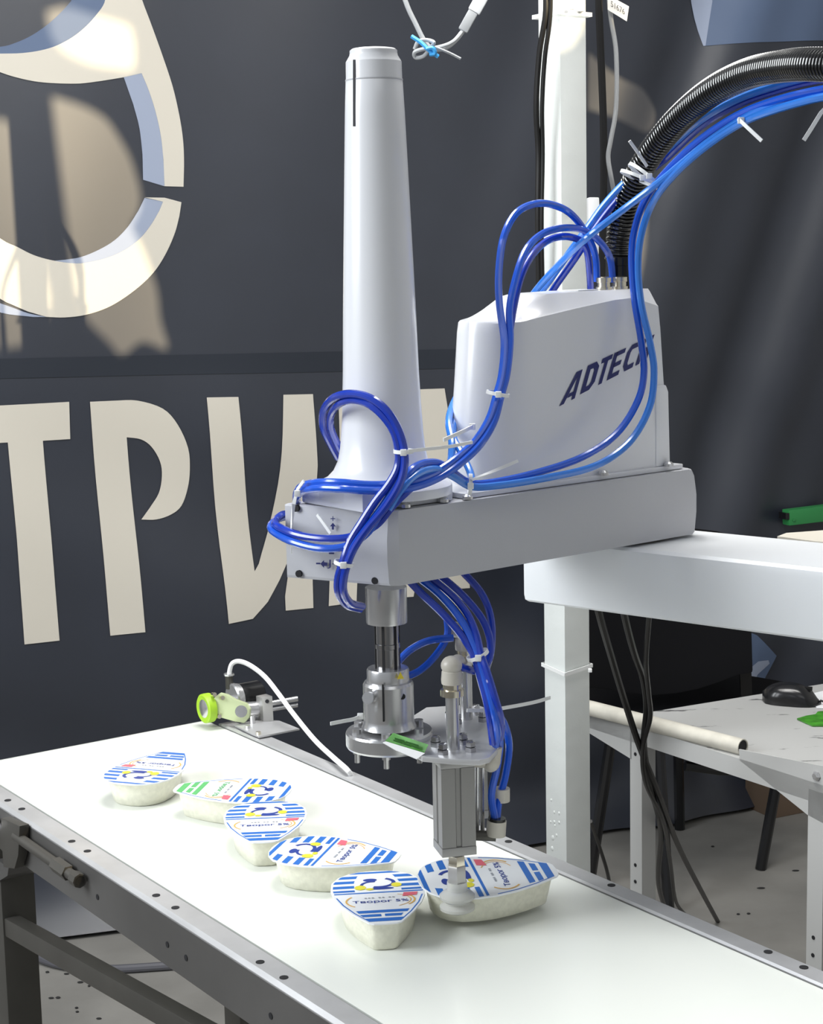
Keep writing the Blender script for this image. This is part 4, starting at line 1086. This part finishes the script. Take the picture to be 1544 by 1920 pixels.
MB().tube([W(1285, 1436, 3.95), W(1350, 1445, 3.96), W(1440, 1446, 3.98)], .012, 8).fin('seat_rail', M_BLACK, ch)
# box behind the chair
bx = thing('cardboard_box', Wz(1450, 1515, 0), 'brown cardboard box on the floor behind the chair', 'box')
f0 = Wz(1404, 1512, 0)
MB().box(V3((f0.x + .17, f0.y + .02, .075)), .34, .12, .15, BU, -BN).fin('carton', M_WOOD, bx, bevel=.003)
MB().box(V3((f0.x + .17, f0.y + .02, .153)), .35, .13, .006, BU, -BN).fin('flap', M_WOOD, bx)

# ------------------------------------------------------------------ hanging and floor cables
G2 = 'black cables hanging under the base arm'
cable('power_cable', 'thick black cable hanging from the base arm and running on to the floor', [(1112, 1085, 2.05), (1124, 1150, 2.15), (1145, 1225, 2.3), (1172, 1315, 2.42), (1200, 1400, 2.47), (1232, 1480, 2.60), (1270, 1580, 2.95), (1310, 1660, 3.30), (1355, 1742, 3.78), (1375, 1770, 3.68)], .0050, M_BLACKM, G2)
cable('power_cable', 'middle black cable hanging under the base arm, dropping behind the far rail', [(1160, 1090, 2.1), (1173, 1160, 2.2), (1190, 1225, 2.3), (1207, 1275, 2.38), (1213, 1330, 2.44), (1208, 1400, 2.47), (1222, 1480, 2.60), (1240, 1560, 2.85), (1236, 1660, 3.15), (1262, 1740, 3.60)], .0048, M_BLACKM, G2)
cable('power_cable', 'right black cable with a grey sheen hanging under the base arm', [(1222, 1090, 2.1), (1217, 1165, 2.2), (1212, 1240, 2.3), (1217, 1300, 2.38), (1220, 1345, 2.43), (1206, 1405, 2.465), (1212, 1470, 2.55), (1244, 1540, 2.75), (1258, 1620, 3.1), (1268, 1690, 3.4), (1290, 1720, 3.7)], .0036, M_BLACKM, G2)
cable('power_cable', 'thin black cable on the floor just right of the post', [(1108, 1540, 3.5), (1122, 1580, 3.6), (1138, 1630, 3.7), (1146, 1668, 3.8), (1156, 1700, 3.86)], .0042, M_BLACKM)
fl = [Wz(x, y, .010) for x, y in ((110, 1715), (75, 1742), (58, 1770), (68, 1792), (100, 1806), (150, 1815), (210, 1817), (285, 1813), (380, 1806))]
tag(MB().tube(cr(fl, 6), .009, 10).fin('floor_hose', mat('grey_rubber_hose', (.11, .11, .125), .4)), 'dark grey hose curled on the floor under the conveyor', 'hose')
b = MB()
for _ in range(15):
    x, y = random.uniform(60, 260), random.uniform(1810, 1915)
    b.ball(Wz(x, y, .002), random.uniform(.003, .008), random.uniform(.002, .004), .002, seg=6, rg=4)
for _ in range(6):
    x, y = random.uniform(1300, 1520), random.uniform(1560, 1790)
    b.ball(Wz(x, y, .002), random.uniform(.004, .012), random.uniform(.002, .004), .002, seg=6, rg=4)
tag(b.fin('floor_debris', M_SPECK), 'small dark specks scattered on the concrete floor', 'debris', kind='stuff')

# ------------------------------------------------------------------ measuring wheel at the far end
s0 = 2.075
wc = cp(s0, 1.098, BZ + .0205)
wp_ = Wp(388, 1329, wc, -CA)
mw = thing('measuring_wheel', (wc.x, wc.y, BZ), 'lime green measuring wheel with black encoder at the far end of the belt', 'encoder')
def mp(x, y, n): return Wp(x, y, cp(s0, n, 0), CN)      # point on the plane n = const
hub0 = mp(381, 1329, 1.093)
R_ = .0205
hub = MB().lathe([(.004, -.001), (.012, 0), (.0155, .002), (.0155, .0115), (.004, .012)], hub0, CN, 28).fin('wheel_hub', M_STEEL, mw, ang=.5)
MB().lathe([(.0152, .0005), (.0185, -.0005), (.0205, .001), (.0208, .006), (.0205, .0115), (.0185, .0125), (.0152, .0118)], hub0, CN, 32).fin('tyre', M_LIME, mw, ang=.7)
MB().cyl(hub0 + CN * .012, hub0 + CN * .075, .0115, seg=20).fin('axle_sleeve', M_STEEL, mw)
ec = hub0 + CN * .048 + V3((0, 0, .006)) + CA * .004
MB().lathe([(.019, 0), (.021, .002), (.021, .006), (.0195, .007), (.0195, .011)], ec, CN, 28).fin('encoder_ring', M_STEEL, mw)
MB().lathe([(.0185, .011), (.0185, .044), (.015, .047)], ec, CN, 28).fin('encoder_body', M_BLACK, mw, ang=.5)
gl0 = W(430, 1278, ec.y + .01)
MB().cyl(gl0 - V3((0, 0, .010)), gl0 + V3((0, 0, .010)), .0055, seg=10).fin('cable_gland', M_DARKST, mw)
MB().lathe([(.0075, 0), (.0075, .0025)], gl0 + V3((0, 0, .009)), seg=8).fin('gland_nut', M_STEEL, mw)
Yb = hub0.y - .005
def bp_(x, y, dy=0.0): return W(x, y, Yb + dy)
arm_ = [(402, 1308), (412, 1300), (425, 1303), (440, 1312), (462, 1320), (468, 1330), (467, 1345), (458, 1356), (440, 1353), (412, 1345), (402, 1338), (399, 1322)]
MB().poly([bp_(x, y) for x, y in arm_], V3((.002, .006, 0))).fin('swing_arm', M_PLATE, mw, bevel=.0008)
MB().cyl(bp_(452, 1334, -.001), bp_(452.5, 1334, -.004), .0085, seg=14).fin('pivot_screw', M_STEEL, mw)
for x, y in ((399, 1302), (408, 1343), (414, 1308)):
    MB().cyl(bp_(x, y, .002), bp_(x + 4, y + .5, -.004), .0032, seg=8).fin('small_screw', M_NICKEL, mw)
MB().cyl(bp_(458, 1330, .02), bp_(490, 1328, .03), .0105, seg=16).fin('pivot_boss', M_STEEL, mw)
MB().cyl(bp_(466, 1344, .02), bp_(490, 1340, .03), .0055, seg=12).fin('lower_pin', M_STEEL, mw)
blk = MB()
blk.poly([bp_(x, y, .012) for x, y in ((492, 1309), (511, 1305), (514, 1362), (520, 1362), (521, 1368), (503, 1374), (502, 1366), (495, 1363))], V3((-.010, .014, 0)))
blk.fin('clamp_block', M_ALU, mw, bevel=.0008)
MB().cyl(bp_(501, 1315, .0105), bp_(501.3, 1315, .012), .0028, seg=10).fin('clamp_screw', M_HOLE, mw)
MB().cyl(bp_(508, 1319, .022), bp_(558, 1310, .034), .0040, seg=12).fin('support_rod', M_STEEL, mw)
MB().cyl(bp_(510, 1330, .022), bp_(558, 1322, .034), .0030, seg=12).fin('support_rod', M_STEEL, mw)
zpl = BZ + .004
bpz = [Wz(x, y, zpl) for x, y in ((472, 1378), (486, 1384), (562, 1369), (524, 1354), (480, 1352), (440, 1362))]
MB().poly(bpz, V3((0, 0, .0022))).fin('base_plate', M_RAIL, mw)
MB().lathe([(.0035, 0), (.0035, .006)], Wz(485, 1380, zpl), seg=8).fin('plate_screw', M_NICKEL, mw)
MB().lathe([(.0035, 0), (.0035, .006)], Wz(465, 1368, zpl), seg=8).fin('plate_screw', M_STEEL, mw)
MB().lathe([(.004, 0), (.004, .012)], bp_(474, 1357, .005), seg=8).fin('plate_screw', M_STEEL, mw)
wcab = [W(430, 1272, gl0.y), W(431, 1257, gl0.y), W(436, 1244, gl0.y), W(449, 1240, gl0.y), W(470, 1248, gl0.y - .005), W(497, 1269, gl0.y - .02), W(522, 1300, gl0.y - .05), W(550, 1338, gl0.y - .09), W(590, 1387, gl0.y - .16), W(625, 1420, gl0.y - .23), W(651, 1443, gl0.y - .28), W(665, 1462, gl0.y - .27)]
tag(MB().tube(cr(wcab, 6), .0034, 10).fin('encoder_cable', M_WCAB), 'white cable looping from the encoder down behind the far rail', 'cable')
